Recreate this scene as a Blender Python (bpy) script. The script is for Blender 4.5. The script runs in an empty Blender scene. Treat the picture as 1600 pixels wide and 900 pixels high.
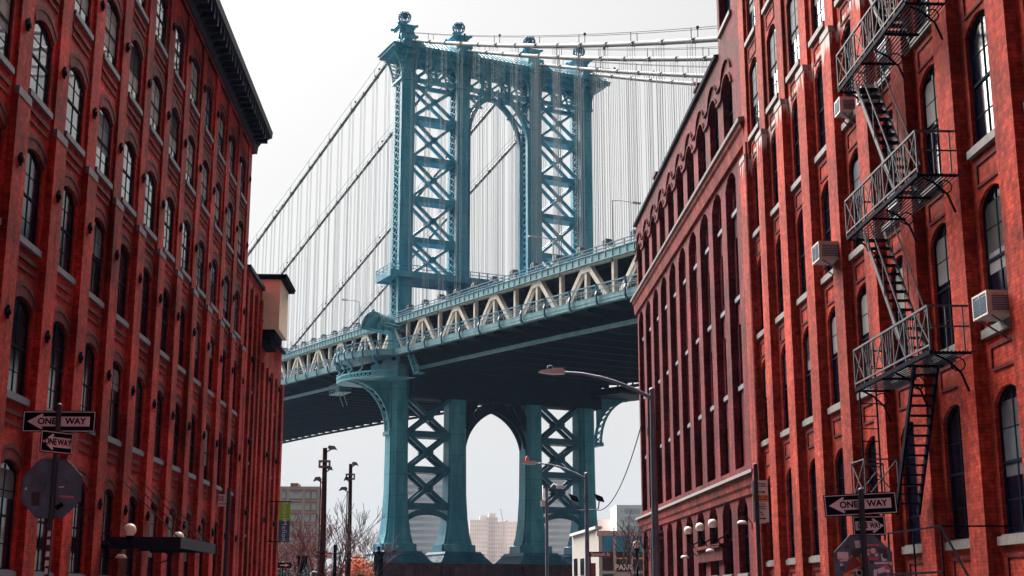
import bpy, math, random
from math import sin, cos, pi, radians, sqrt, hypot, atan2
from mathutils import Vector, Matrix
random.seed(7)
S = bpy.context.scene
COL = S.collection

# ------------------------------------------------------------------ camera
PITCH, YAW, FPX = radians(12.87), radians(2.26), 2100.0
cam = bpy.data.cameras.new('camera')
camo = bpy.data.objects.new('camera', cam); COL.objects.link(camo)
cam.sensor_width = 36.0; cam.lens = 36.0*FPX/1600.0
cam.clip_start = 0.1; cam.clip_end = 6000
camo.location = (0, 0, 1.7)
camo.rotation_euler = (radians(90)+PITCH, 0, -YAW)
S.camera = camo

# ------------------------------------------------------------------ world and sun
SUN_EL, SUN_AZ = radians(46), radians(-20)       # azimuth from +Y towards +X
w = bpy.data.worlds.new('World'); S.world = w; w.use_nodes = True
nt = w.node_tree; nt.nodes.clear()
sky = nt.nodes.new('ShaderNodeTexSky'); sky.sky_type = 'NISHITA'; sky.sun_disc = False
sky.sun_elevation = SUN_EL; sky.sun_rotation = SUN_AZ; sky.dust_density = 6; sky.air_density = 1.0
hs = nt.nodes.new('ShaderNodeHueSaturation'); hs.inputs['Saturation'].default_value = 0.02
nt.links.new(sky.outputs[0], hs.inputs['Color'])
b1 = nt.nodes.new('ShaderNodeBackground'); b1.inputs[1].default_value = 0.005
nt.links.new(hs.outputs[0], b1.inputs[0])
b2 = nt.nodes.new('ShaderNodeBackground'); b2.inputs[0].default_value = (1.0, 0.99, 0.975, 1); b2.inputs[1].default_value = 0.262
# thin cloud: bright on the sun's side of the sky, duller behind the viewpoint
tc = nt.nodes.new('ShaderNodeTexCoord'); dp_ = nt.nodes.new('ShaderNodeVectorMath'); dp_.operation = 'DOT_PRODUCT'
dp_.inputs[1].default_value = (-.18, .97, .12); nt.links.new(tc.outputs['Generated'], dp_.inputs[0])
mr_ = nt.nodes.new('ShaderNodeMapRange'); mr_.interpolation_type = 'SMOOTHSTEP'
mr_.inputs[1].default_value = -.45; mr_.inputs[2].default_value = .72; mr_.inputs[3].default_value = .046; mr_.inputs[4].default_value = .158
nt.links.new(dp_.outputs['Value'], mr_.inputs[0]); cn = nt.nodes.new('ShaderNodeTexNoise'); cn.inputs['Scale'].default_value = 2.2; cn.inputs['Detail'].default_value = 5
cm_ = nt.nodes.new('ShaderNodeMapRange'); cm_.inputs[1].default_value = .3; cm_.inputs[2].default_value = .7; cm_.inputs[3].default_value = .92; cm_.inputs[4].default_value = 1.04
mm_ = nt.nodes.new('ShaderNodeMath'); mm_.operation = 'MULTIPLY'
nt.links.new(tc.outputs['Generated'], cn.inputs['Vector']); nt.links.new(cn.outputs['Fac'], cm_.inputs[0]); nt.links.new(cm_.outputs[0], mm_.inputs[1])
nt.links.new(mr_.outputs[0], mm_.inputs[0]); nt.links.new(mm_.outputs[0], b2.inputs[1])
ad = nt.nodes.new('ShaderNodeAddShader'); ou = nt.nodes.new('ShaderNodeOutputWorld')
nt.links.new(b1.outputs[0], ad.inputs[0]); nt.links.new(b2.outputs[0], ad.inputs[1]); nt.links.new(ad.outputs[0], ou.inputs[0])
sl = bpy.data.lights.new('sun', 'SUN'); sl.energy = 5.0; sl.angle = radians(60); sl.color = (1.0, 0.93, 0.86)
so = bpy.data.objects.new('sun', sl); COL.objects.link(so)
dv = Vector((sin(SUN_AZ)*cos(SUN_EL), cos(SUN_AZ)*cos(SUN_EL), sin(SUN_EL)))
so.rotation_euler = dv.to_track_quat('Z', 'Y').to_euler()
S.view_settings.view_transform = 'Standard'; S.view_settings.look = 'None'
S.view_settings.gamma = 1.0; S.view_settings.exposure = 2.1
S.cycles.max_bounces = 6; S.cycles.diffuse_bounces = 2; S.cycles.glossy_bounces = 3; S.cycles.volume_bounces = 0

# ------------------------------------------------------------------ helpers
def smooth_cam_point(px, py, Y):
    """point where the sight line of a photo pixel meets the plane y = Y"""
    cp, sp, cy, sy = cos(PITCH), sin(PITCH), cos(YAW), sin(YAW)
    u, v = px-800, 450-py
    d = Vector((sy*cp, cy*cp, sp))*FPX + Vector((cy, -sy, 0))*u + Vector((-sy*sp, -cy*sp, cp))*v
    return Vector((0, 0, 1.7)) + d*(Y/d.y)
at = smooth_cam_point

class MB:
    def __init__(s): s.v = []; s.f = []; s.sm = []
    def add(s, vs, fs, smooth=False):
        o = len(s.v); s.v += [tuple(p) for p in vs]; s.f += [tuple(i+o for i in f) for f in fs]; s.sm += [smooth]*len(fs)
    def box(s, x0, x1, y0, y1, z0, z1):
        if x0 > x1: x0, x1 = x1, x0
        if y0 > y1: y0, y1 = y1, y0
        s.add([(x0,y0,z0),(x1,y0,z0),(x1,y1,z0),(x0,y1,z0),(x0,y0,z1),(x1,y0,z1),(x1,y1,z1),(x0,y1,z1)],
              [(0,3,2,1),(4,5,6,7),(0,1,5,4),(1,2,6,5),(2,3,7,6),(3,0,4,7)])
        return s
    def bar(s, a, b, w, h, up=(0,0,1)):
        a, b = Vector(a), Vector(b); d = (b-a)
        if d.length < 1e-6: return s
        d.normalize(); u = Vector(up)
        if abs(d.dot(u)) > 0.99: u = Vector((1,0,0)) if abs(d.x) < .9 else Vector((0,1,0))
        sd = d.cross(u).normalized(); u = sd.cross(d).normalized()
        sd *= w/2; u *= h/2
        s.add([a-sd-u, a+sd-u, a+sd+u, a-sd+u, b-sd-u, b+sd-u, b+sd+u, b-sd+u],
              [(3,2,1,0),(4,5,6,7),(0,1,5,4),(1,2,6,5),(2,3,7,6),(3,0,4,7)])
        return s
    def tube(s, pts, r, n=6, smooth=True, caps=True):
        pts = [Vector(p) for p in pts]; rs = r if isinstance(r, (list, tuple)) else [r]*len(pts)
        o = len(s.v); rings = []; ref = None
        for i, p in enumerate(pts):
            d = (pts[min(i+1, len(pts)-1)] - pts[max(i-1, 0)]).normalized()
            if ref is None: ref = Vector((0,0,1)) if abs(d.z) < .9 else Vector((1,0,0))
            a = d.cross(ref)
            if a.length < 1e-4: a = d.orthogonal()
            a.normalize(); b = a.cross(d).normalized(); ref = b
            rings.append([p + (a*cos(2*pi*k/n) + b*sin(2*pi*k/n))*rs[i] for k in range(n)])
        vs = [q for R in rings for q in R]; fs = []
        for i in range(len(pts)-1):
            for k in range(n):
                k2 = (k+1) % n; fs.append((i*n+k, i*n+k2, (i+1)*n+k2, (i+1)*n+k))
        s.add(vs, fs, smooth)
        if caps:
            s.add(rings[0], [tuple(range(n))]); s.add(rings[-1], [tuple(reversed(range(n)))])
        return s
    def lathe(s, prof, c=(0,0,0), n=16, smooth=True, axis='z'):
        vs = []; fs = []
        for r, z in prof:
            for k in range(n):
                a = 2*pi*k/n
                if axis == 'z': vs.append((c[0]+r*cos(a), c[1]+r*sin(a), c[2]+z))
                else: vs.append((c[0]+z, c[1]+r*cos(a), c[2]+r*sin(a)))
        for i in range(len(prof)-1):
            for k in range(n):
                k2 = (k+1) % n; fs.append((i*n+k, i*n+k2, (i+1)*n+k2, (i+1)*n+k))
        s.add(vs, fs, smooth); return s
    def ball(s, c, r, n=14, m=8, sq=1.0):
        return s.lathe([(max(1e-4, r*sin(pi*i/m)), -r*sq*cos(pi*i/m)) for i in range(m+1)], c, n)
    def prism(s, poly, d0, d1, ax='x'):
        """poly = list of (a,b); extruded from d0 to d1 along ax; (a,b) = the two other axes in order"""
        n = len(poly)
        def P(a, b, d): return (d,a,b) if ax == 'x' else ((a,d,b) if ax == 'y' else (a,b,d))
        vs = [P(a,b,d0) for a,b in poly] + [P(a,b,d1) for a,b in poly]
        fs = [tuple(range(n)), tuple(range(2*n-1, n-1, -1))] + [(i, (i+1)%n, n+(i+1)%n, n+i) for i in range(n)]
        s.add(vs, fs); return s
    def build(s, name, mat, parent=None, loc=None, fix=True):
        me = bpy.data.meshes.new(name); me.from_pydata(s.v, [], s.f)
        for p, q in zip(me.polygons, s.sm): p.use_smooth = q
        if isinstance(mat, (list, tuple)):
            for m_ in mat: me.materials.append(m_)
        else: me.materials.append(mat)
        me.update()
        if fix:
            import bmesh
            bm = bmesh.new(); bm.from_mesh(me); bmesh.ops.recalc_face_normals(bm, faces=bm.faces); bm.to_mesh(me); bm.free()
        o = bpy.data.objects.new(name, me); COL.objects.link(o)
        if parent: o.parent = parent
        if loc: o.location = loc
        return o

def tag(o, label=None, cat=None, group=None, kind=None):
    if label: o['label'] = label
    if cat: o['category'] = cat
    if group: o['group'] = group
    if kind: o['kind'] = kind
    return o
def empty(name, loc, label, cat, rz=0, group=None):
    o = bpy.data.objects.new(name, None); COL.objects.link(o); o.location = loc; o.rotation_euler = (0,0,rz)
    o.empty_display_size = .5
    return tag(o, label, cat, group)
def kids(o): return [c for c in list(COL.objects) if c.parent == o]
def copy_tree(o, parent=None, ch=None):
    c = o.copy(); COL.objects.link(c); c.parent = parent
    for k in kids(o): copy_tree(k, c)
    return c
def text_mesh(txt, size, name, mat, parent, loc, rot=(pi/2,0,0), depth=.002, sx=1.0, align='CENTER', bold=0.0, spacing=1.0, line=1.0):
    cu = bpy.data.curves.new(name, 'FONT'); cu.body = txt; cu.size = size; cu.extrude = depth; cu.align_x = align; cu.align_y = 'CENTER'
    cu.offset = bold; cu.space_character = spacing; cu.space_line = line
    t = bpy.data.objects.new(name, cu); COL.objects.link(t)
    dg = bpy.context.evaluated_depsgraph_get(); me = bpy.data.meshes.new_from_object(t.evaluated_get(dg))
    bpy.data.objects.remove(t); me.materials.clear(); me.materials.append(mat)
    o = bpy.data.objects.new(name, me); COL.objects.link(o); o.parent = parent; o.location = loc; o.rotation_euler = rot; o.scale = (sx,1,1)
    return o

# ------------------------------------------------------------------ materials
def newmat(name):
    m = bpy.data.materials.new(name); m.use_nodes = True; n = m.node_tree.nodes; l = m.node_tree.links
    return m, n, l, n['Principled BSDF']
def N(n, t, **k):
    x = n.new(t)
    for a, b in k.items(): setattr(x, a, b)
    return x
def plain(name, col, rough=.6, metal=0, var=.25, scale=1.5, spec=.5, col2=None, emit=None, bump=0):
    """noise-varied surface; var = depth of the tone change"""
    m, n, l, p = newmat(name)
    p.inputs['Roughness'].default_value = rough; p.inputs['Metallic'].default_value = metal
    p.inputs['Specular IOR Level'].default_value = spec
    g = N(n, 'ShaderNodeNewGeometry'); no = N(n, 'ShaderNodeTexNoise'); no.inputs['Scale'].default_value = scale
    no.inputs['Detail'].default_value = 6; no.inputs['Roughness'].default_value = .65
    l.new(g.outputs['Position'], no.inputs['Vector'])
    r = N(n, 'ShaderNodeValToRGB'); c2 = col2 or tuple(c*(1-var) for c in col)
    r.color_ramp.elements[0].position = .35; r.color_ramp.elements[1].position = .65
    r.color_ramp.elements[0].color = (*c2, 1); r.color_ramp.elements[1].color = (*col, 1)
    l.new(no.outputs['Fac'], r.inputs['Fac']); l.new(r.outputs['Color'], p.inputs['Base Color'])
    if bump:
        b = N(n, 'ShaderNodeBump'); b.inputs['Strength'].default_value = bump; b.inputs['Distance'].default_value = .02
        l.new(no.outputs['Fac'], b.inputs['Height']); l.new(b.outputs[0], p.inputs['Normal'])
    if emit: p.inputs['Emission Color'].default_value = (*col, 1); p.inputs['Emission Strength'].default_value = emit
    return m
def brick(name, c1, c2, mort, grime=.45, stain=None, rowh=.078, bw=.225):
    m, n, l, p = newmat(name); p.inputs['Roughness'].default_value = .85; p.inputs['Specular IOR Level'].default_value = .08
    g = N(n, 'ShaderNodeNewGeometry'); sx = N(n, 'ShaderNodeSeparateXYZ'); l.new(g.outputs['Position'], sx.inputs[0])
    a = N(n, 'ShaderNodeMath', operation='ADD'); l.new(sx.outputs[0], a.inputs[0]); l.new(sx.outputs[1], a.inputs[1])
    cb = N(n, 'ShaderNodeCombineXYZ'); l.new(a.outputs[0], cb.inputs[0]); l.new(sx.outputs[2], cb.inputs[1])
    bt = N(n, 'ShaderNodeTexBrick'); bt.inputs['Scale'].default_value = 1; bt.inputs['Brick Width'].default_value = bw
    bt.inputs['Row Height'].default_value = rowh; bt.inputs['Mortar Size'].default_value = .0045; bt.inputs['Bias'].default_value = -.1
    bt.inputs['Mortar Smooth'].default_value = .3
    bt.inputs['Color1'].default_value = (*c1, 1); bt.inputs['Color2'].default_value = (*c2, 1); bt.inputs['Mortar'].default_value = (*mort, 1)
    l.new(cb.outputs[0], bt.inputs['Vector'])
    # old wall: big soft patches and finer sooty blotches that belong to the wall
    n1 = N(n, 'ShaderNodeTexNoise'); n1.inputs['Scale'].default_value = .55; n1.inputs['Detail'].default_value = 8; n1.inputs['Roughness'].default_value = .7
    l.new(g.outputs['Position'], n1.inputs['Vector'])
    mr = N(n, 'ShaderNodeMapRange'); mr.inputs[1].default_value = .38; mr.inputs[2].default_value = .62
    mr.inputs[3].default_value = 1-grime; mr.inputs[4].default_value = 1.08; l.new(n1.outputs['Fac'], mr.inputs[0])
    mx = N(n, 'ShaderNodeMix', data_type='RGBA', blend_type='MULTIPLY'); mx.inputs['Factor'].default_value = 1
    l.new(bt.outputs['Color'], mx.inputs['A']); l.new(mr.outputs[0], mx.inputs['B'])
    n2 = N(n, 'ShaderNodeTexNoise'); n2.inputs['Scale'].default_value = 7; n2.inputs['Detail'].default_value = 5; l.new(g.outputs['Position'], n2.inputs['Vector'])
    m2 = N(n, 'ShaderNodeMapRange'); m2.inputs[1].default_value = .35; m2.inputs[2].default_value = .68; m2.inputs[3].default_value = .62; m2.inputs[4].default_value = 1.25
    l.new(n2.outputs['Fac'], m2.inputs[0])
    mx2 = N(n, 'ShaderNodeMix', data_type='RGBA', blend_type='MULTIPLY'); mx2.inputs['Factor'].default_value = 1
    l.new(mx.outputs['Result'], mx2.inputs['A']); l.new(m2.outputs[0], mx2.inputs['B'])
    mp9 = N(n, 'ShaderNodeMapping'); mp9.inputs['Scale'].default_value = (1.7, 1.7, .10); l.new(g.outputs['Position'], mp9.inputs[0])
    n9 = N(n, 'ShaderNodeTexNoise'); n9.inputs['Scale'].default_value = 1; n9.inputs['Detail'].default_value = 7; n9.inputs['Roughness'].default_value = .7; l.new(mp9.outputs[0], n9.inputs['Vector'])
    m9 = N(n, 'ShaderNodeMapRange'); m9.inputs[1].default_value = .36; m9.inputs[2].default_value = .60; m9.inputs[3].default_value = .50; m9.inputs[4].default_value = 1.08; l.new(n9.outputs['Fac'], m9.inputs[0])
    mx9 = N(n, 'ShaderNodeMix', data_type='RGBA', blend_type='MULTIPLY'); mx9.inputs['Factor'].default_value = 1
    l.new(mx2.outputs['Result'], mx9.inputs['A']); l.new(m9.outputs[0], mx9.inputs['B'])
    # replaced and patched courses
    n8 = N(n, 'ShaderNodeTexVoronoi'); n8.inputs['Scale'].default_value = .42; l.new(cb.outputs[0], n8.inputs['Vector'])
    s8 = N(n, 'ShaderNodeSeparateXYZ'); l.new(n8.outputs['Color'], s8.inputs[0])
    m8 = N(n, 'ShaderNodeMapRange'); m8.inputs[3].default_value = .84; m8.inputs[4].default_value = 1.12; l.new(s8.outputs[0], m8.inputs[0])
    mx8 = N(n, 'ShaderNodeMix', data_type='RGBA', blend_type='MULTIPLY'); mx8.inputs['Factor'].default_value = 1
    l.new(mx9.outputs['Result'], mx8.inputs['A']); l.new(m8.outputs[0], mx8.inputs['B'])
    last = mx8.outputs['Result']
    if stain:   # pale lime runs below the cap stones (z band)
        z0, z1 = stain
        zr = N(n, 'ShaderNodeMapRange'); zr.inputs[1].default_value = z0; zr.inputs[2].default_value = z1; l.new(sx.outputs[2], zr.inputs[0])
        zt = N(n, 'ShaderNodeMath', operation='LESS_THAN'); zt.inputs[1].default_value = z1+.25; l.new(sx.outputs[2], zt.inputs[0])
        mp = N(n, 'ShaderNodeMapping'); mp.inputs['Scale'].default_value = (6, 6, .8); l.new(g.outputs['Position'], mp.inputs[0])
        n3 = N(n, 'ShaderNodeTexNoise'); n3.inputs['Scale'].default_value = 1; n3.inputs['Detail'].default_value = 3; l.new(mp.outputs[0], n3.inputs['Vector'])
        mu = N(n, 'ShaderNodeMath', operation='MULTIPLY'); l.new(zr.outputs[0], mu.inputs[0]); l.new(zt.outputs[0], mu.inputs[1])
        ad2 = N(n, 'ShaderNodeMath', operation='MULTIPLY'); l.new(mu.outputs[0], ad2.inputs[0]); l.new(n3.outputs['Fac'], ad2.inputs[1])
        th = N(n, 'ShaderNodeMapRange'); th.inputs[1].default_value = .40; th.inputs[2].default_value = .50; th.inputs[4].default_value = .75; l.new(ad2.outputs[0], th.inputs[0])
        mx3 = N(n, 'ShaderNodeMix', data_type='RGBA'); l.new(th.outputs[0], mx3.inputs['Factor']); l.new(last, mx3.inputs['A']); mx3.inputs['B'].default_value = (.62, .56, .55, 1)
        last = mx3.outputs['Result']
    l.new(last, p.inputs['Base Color'])
    b = N(n, 'ShaderNodeBump'); b.inputs['Strength'].default_value = .5; b.inputs['Distance'].default_value = .012; b.invert = True
    l.new(bt.outputs['Fac'], b.inputs['Height']); l.new(b.outputs[0], p.inputs['Normal'])
    return m
def steel(name, col, worn, rust=(.16,.06,.04), sc=.35):
    m, n, l, p = newmat(name); p.inputs['Roughness'].default_value = .5; p.inputs['Specular IOR Level'].default_value = .4
    g = N(n, 'ShaderNodeNewGeometry')
    mp = N(n, 'ShaderNodeMapping'); mp.inputs['Scale'].default_value = (1, 1, .3); l.new(g.outputs['Position'], mp.inputs[0])
    n1 = N(n, 'ShaderNodeTexNoise'); n1.inputs['Scale'].default_value = sc; n1.inputs['Detail'].default_value = 8; n1.inputs['Roughness'].default_value = .7; l.new(mp.outputs[0], n1.inputs['Vector'])
    r = N(n, 'ShaderNodeValToRGB'); e = r.color_ramp.elements; e[0].position = .38; e[0].color = (*col, 1); e[1].position = .62; e[1].color = (*worn, 1); l.new(n1.outputs['Fac'], r.inputs['Fac'])
    mp2 = N(n, 'ShaderNodeMapping'); mp2.inputs['Scale'].default_value = (1.3, 1.3, .25); l.new(g.outputs['Position'], mp2.inputs[0])
    n2 = N(n, 'ShaderNodeTexNoise'); n2.inputs['Scale'].default_value = .8; n2.inputs['Detail'].default_value = 9; n2.inputs['Roughness'].default_value = .75; l.new(mp2.outputs[0], n2.inputs['Vector'])
    mr = N(n, 'ShaderNodeMapRange'); mr.inputs[1].default_value = .58; mr.inputs[2].default_value = .70; mr.inputs[4].default_value = .35; l.new(n2.outputs['Fac'], mr.inputs[0])
    mx = N(n, 'ShaderNodeMix', data_type='RGBA'); l.new(mr.outputs[0], mx.inputs['Factor']); l.new(r.outputs[0], mx.inputs['A']); mx.inputs['B'].default_value = (*rust, 1)
    # plate seams of the built-up steel
    sx = N(n, 'ShaderNodeSeparateXYZ'); l.new(g.outputs['Position'], sx.inputs[0])
    fr = N(n, 'ShaderNodeMath', operation='MODULO'); fr.inputs[1].default_value = 3.3; l.new(sx.outputs[2], fr.inputs[0])
    lt = N(n, 'ShaderNodeMath', operation='LESS_THAN'); lt.inputs[1].default_value = .12; l.new(fr.outputs[0], lt.inputs[0])
    ml = N(n, 'ShaderNodeMath', operation='MULTIPLY'); ml.inputs[1].default_value = .35; l.new(lt.outputs[0], ml.inputs[0])
    mx2 = N(n, 'ShaderNodeMix', data_type='RGBA'); l.new(ml.outputs[0], mx2.inputs['Factor']); l.new(mx.outputs['Result'], mx2.inputs['A']); mx2.inputs['B'].default_value = (.01,.03,.05,1)
    l.new(mx2.outputs['Result'], p.inputs['Base Color'])
    return m
def glass(name, col=(.004,.008,.018), rough=.05, ior=1.6):
    m, n, l, p = newmat(name); p.inputs['Base Color'].default_value = (*col, 1); p.inputs['Roughness'].default_value = rough; p.inputs['IOR'].default_value = ior
    g = N(n, 'ShaderNodeNewGeometry'); no = N(n, 'ShaderNodeTexNoise'); no.inputs['Scale'].default_value = 1.2; l.new(g.outputs['Position'], no.inputs['Vector'])
    b = N(n, 'ShaderNodeBump'); b.inputs['Strength'].default_value = .12; b.inputs['Distance'].default_value = .01; l.new(no.outputs['Fac'], b.inputs['Height']); l.new(b.outputs[0], p.inputs['Normal'])
    return m
M = dict(
 letter=plain('letter_white', (.95,.95,.95), .6, var=.02), blind=plain('window_blind', (.16,.16,.17), .8, var=.3, scale=2), blind2=plain('window_curtain', (.05,.06,.09), .8, var=.5, scale=3),
 brickL=brick('brick_left', (.56,.042,.028), (.38,.024,.022), (.09,.02,.03), .62),
 brickR=brick('brick_near_right', (.52,.058,.028), (.36,.030,.020), (.11,.025,.03), .45, stain=(15.4,17.05)),
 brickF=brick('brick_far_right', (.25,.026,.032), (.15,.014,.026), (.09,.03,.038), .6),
 brickH=brick('brick_hood', (.17,.02,.024), (.12,.015,.022), (.05,.015,.02), .3),
 brickT=brick('brick_trim', (.34,.048,.036), (.22,.03,.034), (.14,.04,.045), .5),
 lime=plain('limestone', (.24,.21,.21), .8, var=.35, scale=4, bump=.3),
 sill=plain('sill_stone', (.17,.155,.155), .8, var=.4, scale=5),
 sillL=plain('sill_stone_blue', (.10,.11,.16), .75, var=.4, scale=5),
 glass=glass('window_glass', (.002,.005,.014), .10, 1.32), glassL=glass('bright_glass', (.02,.04,.06), .03, 3.2),
 frame=plain('dark_frame', (.006,.010,.024), .8, var=.3, scale=6, spec=.03),
 cornice=plain('cornice_paint', (.004,.010,.034), .75, var=.5, scale=2, spec=.2),
 iron=plain('black_iron', (.004,.007,.018), .8, 0, var=.4, scale=5, spec=.02),
 ironlt=plain('weathered_iron', (.055,.058,.078), .8, 0, var=.6, scale=3),
 galv=plain('galvanised_steel', (.11,.15,.22), .5, .4, var=.35, scale=3),
 galvd=plain('dull_post_steel', (.014,.035,.065), .6, .2, var=.5, scale=4),
 lampw=plain('lamp_head_grey', (.55,.55,.58), .45, var=.1),
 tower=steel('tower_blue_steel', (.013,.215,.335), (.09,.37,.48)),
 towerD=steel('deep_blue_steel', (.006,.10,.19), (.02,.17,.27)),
 deckb=steel('deck_blue_steel', (.06,.21,.28), (.15,.34,.40), rust=(.2,.12,.08), sc=.8),
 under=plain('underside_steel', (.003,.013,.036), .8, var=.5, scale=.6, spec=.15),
 cream=plain('cream_steel', (.62,.58,.52), .6, var=.3, scale=.7, col2=(.46,.38,.31)),
 cable=plain('cable_grey', (.13,.145,.14), .6, var=.4, scale=.6),
 rope=plain('suspender_grey', (.26,.29,.31), .6, var=.3, scale=.3),
 stonep=brick('pier_masonry', (.16,.05,.055), (.10,.035,.045), (.05,.02,.03), .5, rowh=.75, bw=2.0),
 asphalt=plain('asphalt', (.05,.05,.055), .9, var=.4, scale=2, bump=.3),
 concrete=plain('pavement_concrete', (.14,.14,.15), .9, var=.3, scale=1.5),
 kerb=plain('kerb_granite', (.30,.29,.29), .8, var=.3, scale=6),
 grass=plain('ground_soil', (.07,.07,.05), .95, var=.5, scale=.3),
 water=plain('river_water', (.03,.045,.055), .12, var=.3, scale=.1),
 wood=plain('pole_wood', (.05,.022,.022), .9, var=.6, scale=3, col2=(.010,.010,.02), spec=.15),
 beige=plain('beige_metal', (.80,.62,.48), .7, var=.18, scale=2),
 white=plain('white_paint', (.55,.54,.54), .6, var=.12, scale=3),
 acw=plain('ac_case', (.45,.43,.40), .6, var=.2, scale=6),
 globe=plain('opal_globe', (.82,.76,.68), .35, var=.05, scale=3),
 signblk=plain('sign_black', (.003,.006,.016), .9, var=.3, scale=6, spec=.02),
 signwht=plain('sign_white', (.62,.60,.72), .6, var=.2, scale=9),
 signpark=plain('sign_park_white', (.62,.58,.60), .6, var=.08, scale=9),
 signback=plain('sign_back_steel', (.10,.16,.25), .7, 0, var=.45, scale=5, spec=.15),
 orange=plain('sign_orange', (.75,.22,.03), .6, var=.1), red=plain('red_plastic', (.75,.05,.03), .5, var=.1),
 green=plain('banner_green', (.30,.80,.05), .7, var=.1), teal=plain('banner_blue', (.015,.16,.28), .7, var=.2),
 lettergrey=plain('banner_lettering', (.95,.97,.95), .7, var=.05),
 bark=plain('bare_bark', (.045,.025,.035), .9, var=.4, scale=6),
 barkr=plain('reddish_twigs', (.16,.045,.055), .9, var=.5, scale=6),
 leafo=plain('autumn_leaf', (.62,.16,.05), .8, var=.5, scale=3), leafg=plain('dark_leaf', (.02,.06,.06), .8, var=.5, scale=3),
 leafr=plain('red_leaf', (.20,.04,.06), .8, var=.5, scale=3),
 plaster=plain('pale_render', (.34,.32,.30), .85, var=.12, scale=1.5),
 cyan=plain('blue_lit_glass', (.01,.62,.95), .2, var=.6, scale=.6, col2=(.01,.22,.40)),
 tealg=plain('green_glass', (.02,.10,.12), .12, var=.6, scale=.9),
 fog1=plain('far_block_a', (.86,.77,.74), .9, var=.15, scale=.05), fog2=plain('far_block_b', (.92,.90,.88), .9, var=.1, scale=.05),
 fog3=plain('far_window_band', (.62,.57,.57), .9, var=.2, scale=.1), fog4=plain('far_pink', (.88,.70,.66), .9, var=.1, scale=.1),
 aptbr=plain('apartment_brick', (.85,.42,.33), .9, var=.25, scale=.2), aptpl=plain('apartment_band', (.95,.76,.64), .9, var=.15, scale=.2), aptw=plain('apartment_window', (.60,.60,.63), .5, var=.6, scale=.5, col2=(.90,.87,.85)),
 yellow=plain('yellow_trim', (.75,.6,.2), .6), blue=plain('sticker_blue', (.02,.15,.45), .6), pink=plain('sticker_pink', (.55,.10,.25), .6), maroon=plain('sticker_maroon', (.20,.03,.05), .6), orangest=plain('sticker_orange', (.7,.22,.05), .6),
)

# ------------------------------------------------------------------ setting: ground, street, river
def struct(o): o['kind'] = 'structure'; return o
g = MB(); g.add([(-1400,-300,0),(1400,-300,0),(1400,1700,0),(-1400,1700,0)], [(0,1,2,3)]); struct(g.build('ground', M['grass']))
g = MB(); g.add([(-6.8,-80,.004),(6.8,-80,.004),(6.8,190,.004),(-6.8,190,.004)], [(0,1,2,3)]); struct(g.build('road', M['asphalt']))
for nm, x0, x1, xk in (('pavement_left', -14, -7.0, -6.9), ('pavement_right', 7.0, 14, 6.9)):
    g = MB(); g.box(x0, x1, -80, 88, -.1, .13); struct(g.build(nm, M['concrete']))
    k = MB(); k.box(xk-.1, xk+.1, -80, 88, -.1, .14); struct(k.build('kerb', M['kerb']))
g = MB(); g.add([(-1400,226,.02),(1400,226,.02),(1400,880,.02),(-1400,880,.02)], [(0,1,2,3)]); struct(g.build('river_water', M['water']))

# ------------------------------------------------------------------ brick buildings
NS = 8
HAZE = .00007
def arch_pts(w, rise, n=NS):
    """(y, dz) of a segmental arch of width w and rise, from left to right"""
    if rise >= w/2-1e-6: return [(-w/2*cos(pi*i/n), rise*sin(pi*i/n)) for i in range(n+1)]
    R = (w*w/4 + rise*rise)/(2*rise); a = math.asin(w/2/R)
    return [(R*sin(-a+2*a*i/n), R*cos(-a+2*a*i/n)-(R-rise)) for i in range(n+1)]
def cut_layer(mb, xa, xb, y0, y1, zb, zt, bays, ww, rows, rise):
    """wall skin between x=xa and xb with arched openings"""
    ys = sorted(bays); edges = [y0] + [e for y in ys for e in (y-ww/2, y+ww/2)] + [y1]
    for i in range(0, len(edges), 2):
        if edges[i+1]-edges[i] > .01: mb.box(xa, xb, edges[i], edges[i+1], zb, zt)
    rs = sorted(rows)
    for y in ys:
        z = zb
        for zs, h in rs:
            if zs > z: mb.box(xa, xb, y-ww/2, y+ww/2, z, zs)
            zsp = zs+h-rise
            nx = [q[0] for q in rs if q[0] > zs+.1]; ztop = nx[0] if nx else zt
            ap = arch_pts(ww, rise)
            for k in range(len(ap)-1):
                (a, da), (b, db) = ap[k], ap[k+1]
                mb.prism([(y+a, zsp+da), (y+b, zsp+db), (y+b, ztop), (y+a, ztop)], xa, xb, 'x')
            z = ztop
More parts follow.
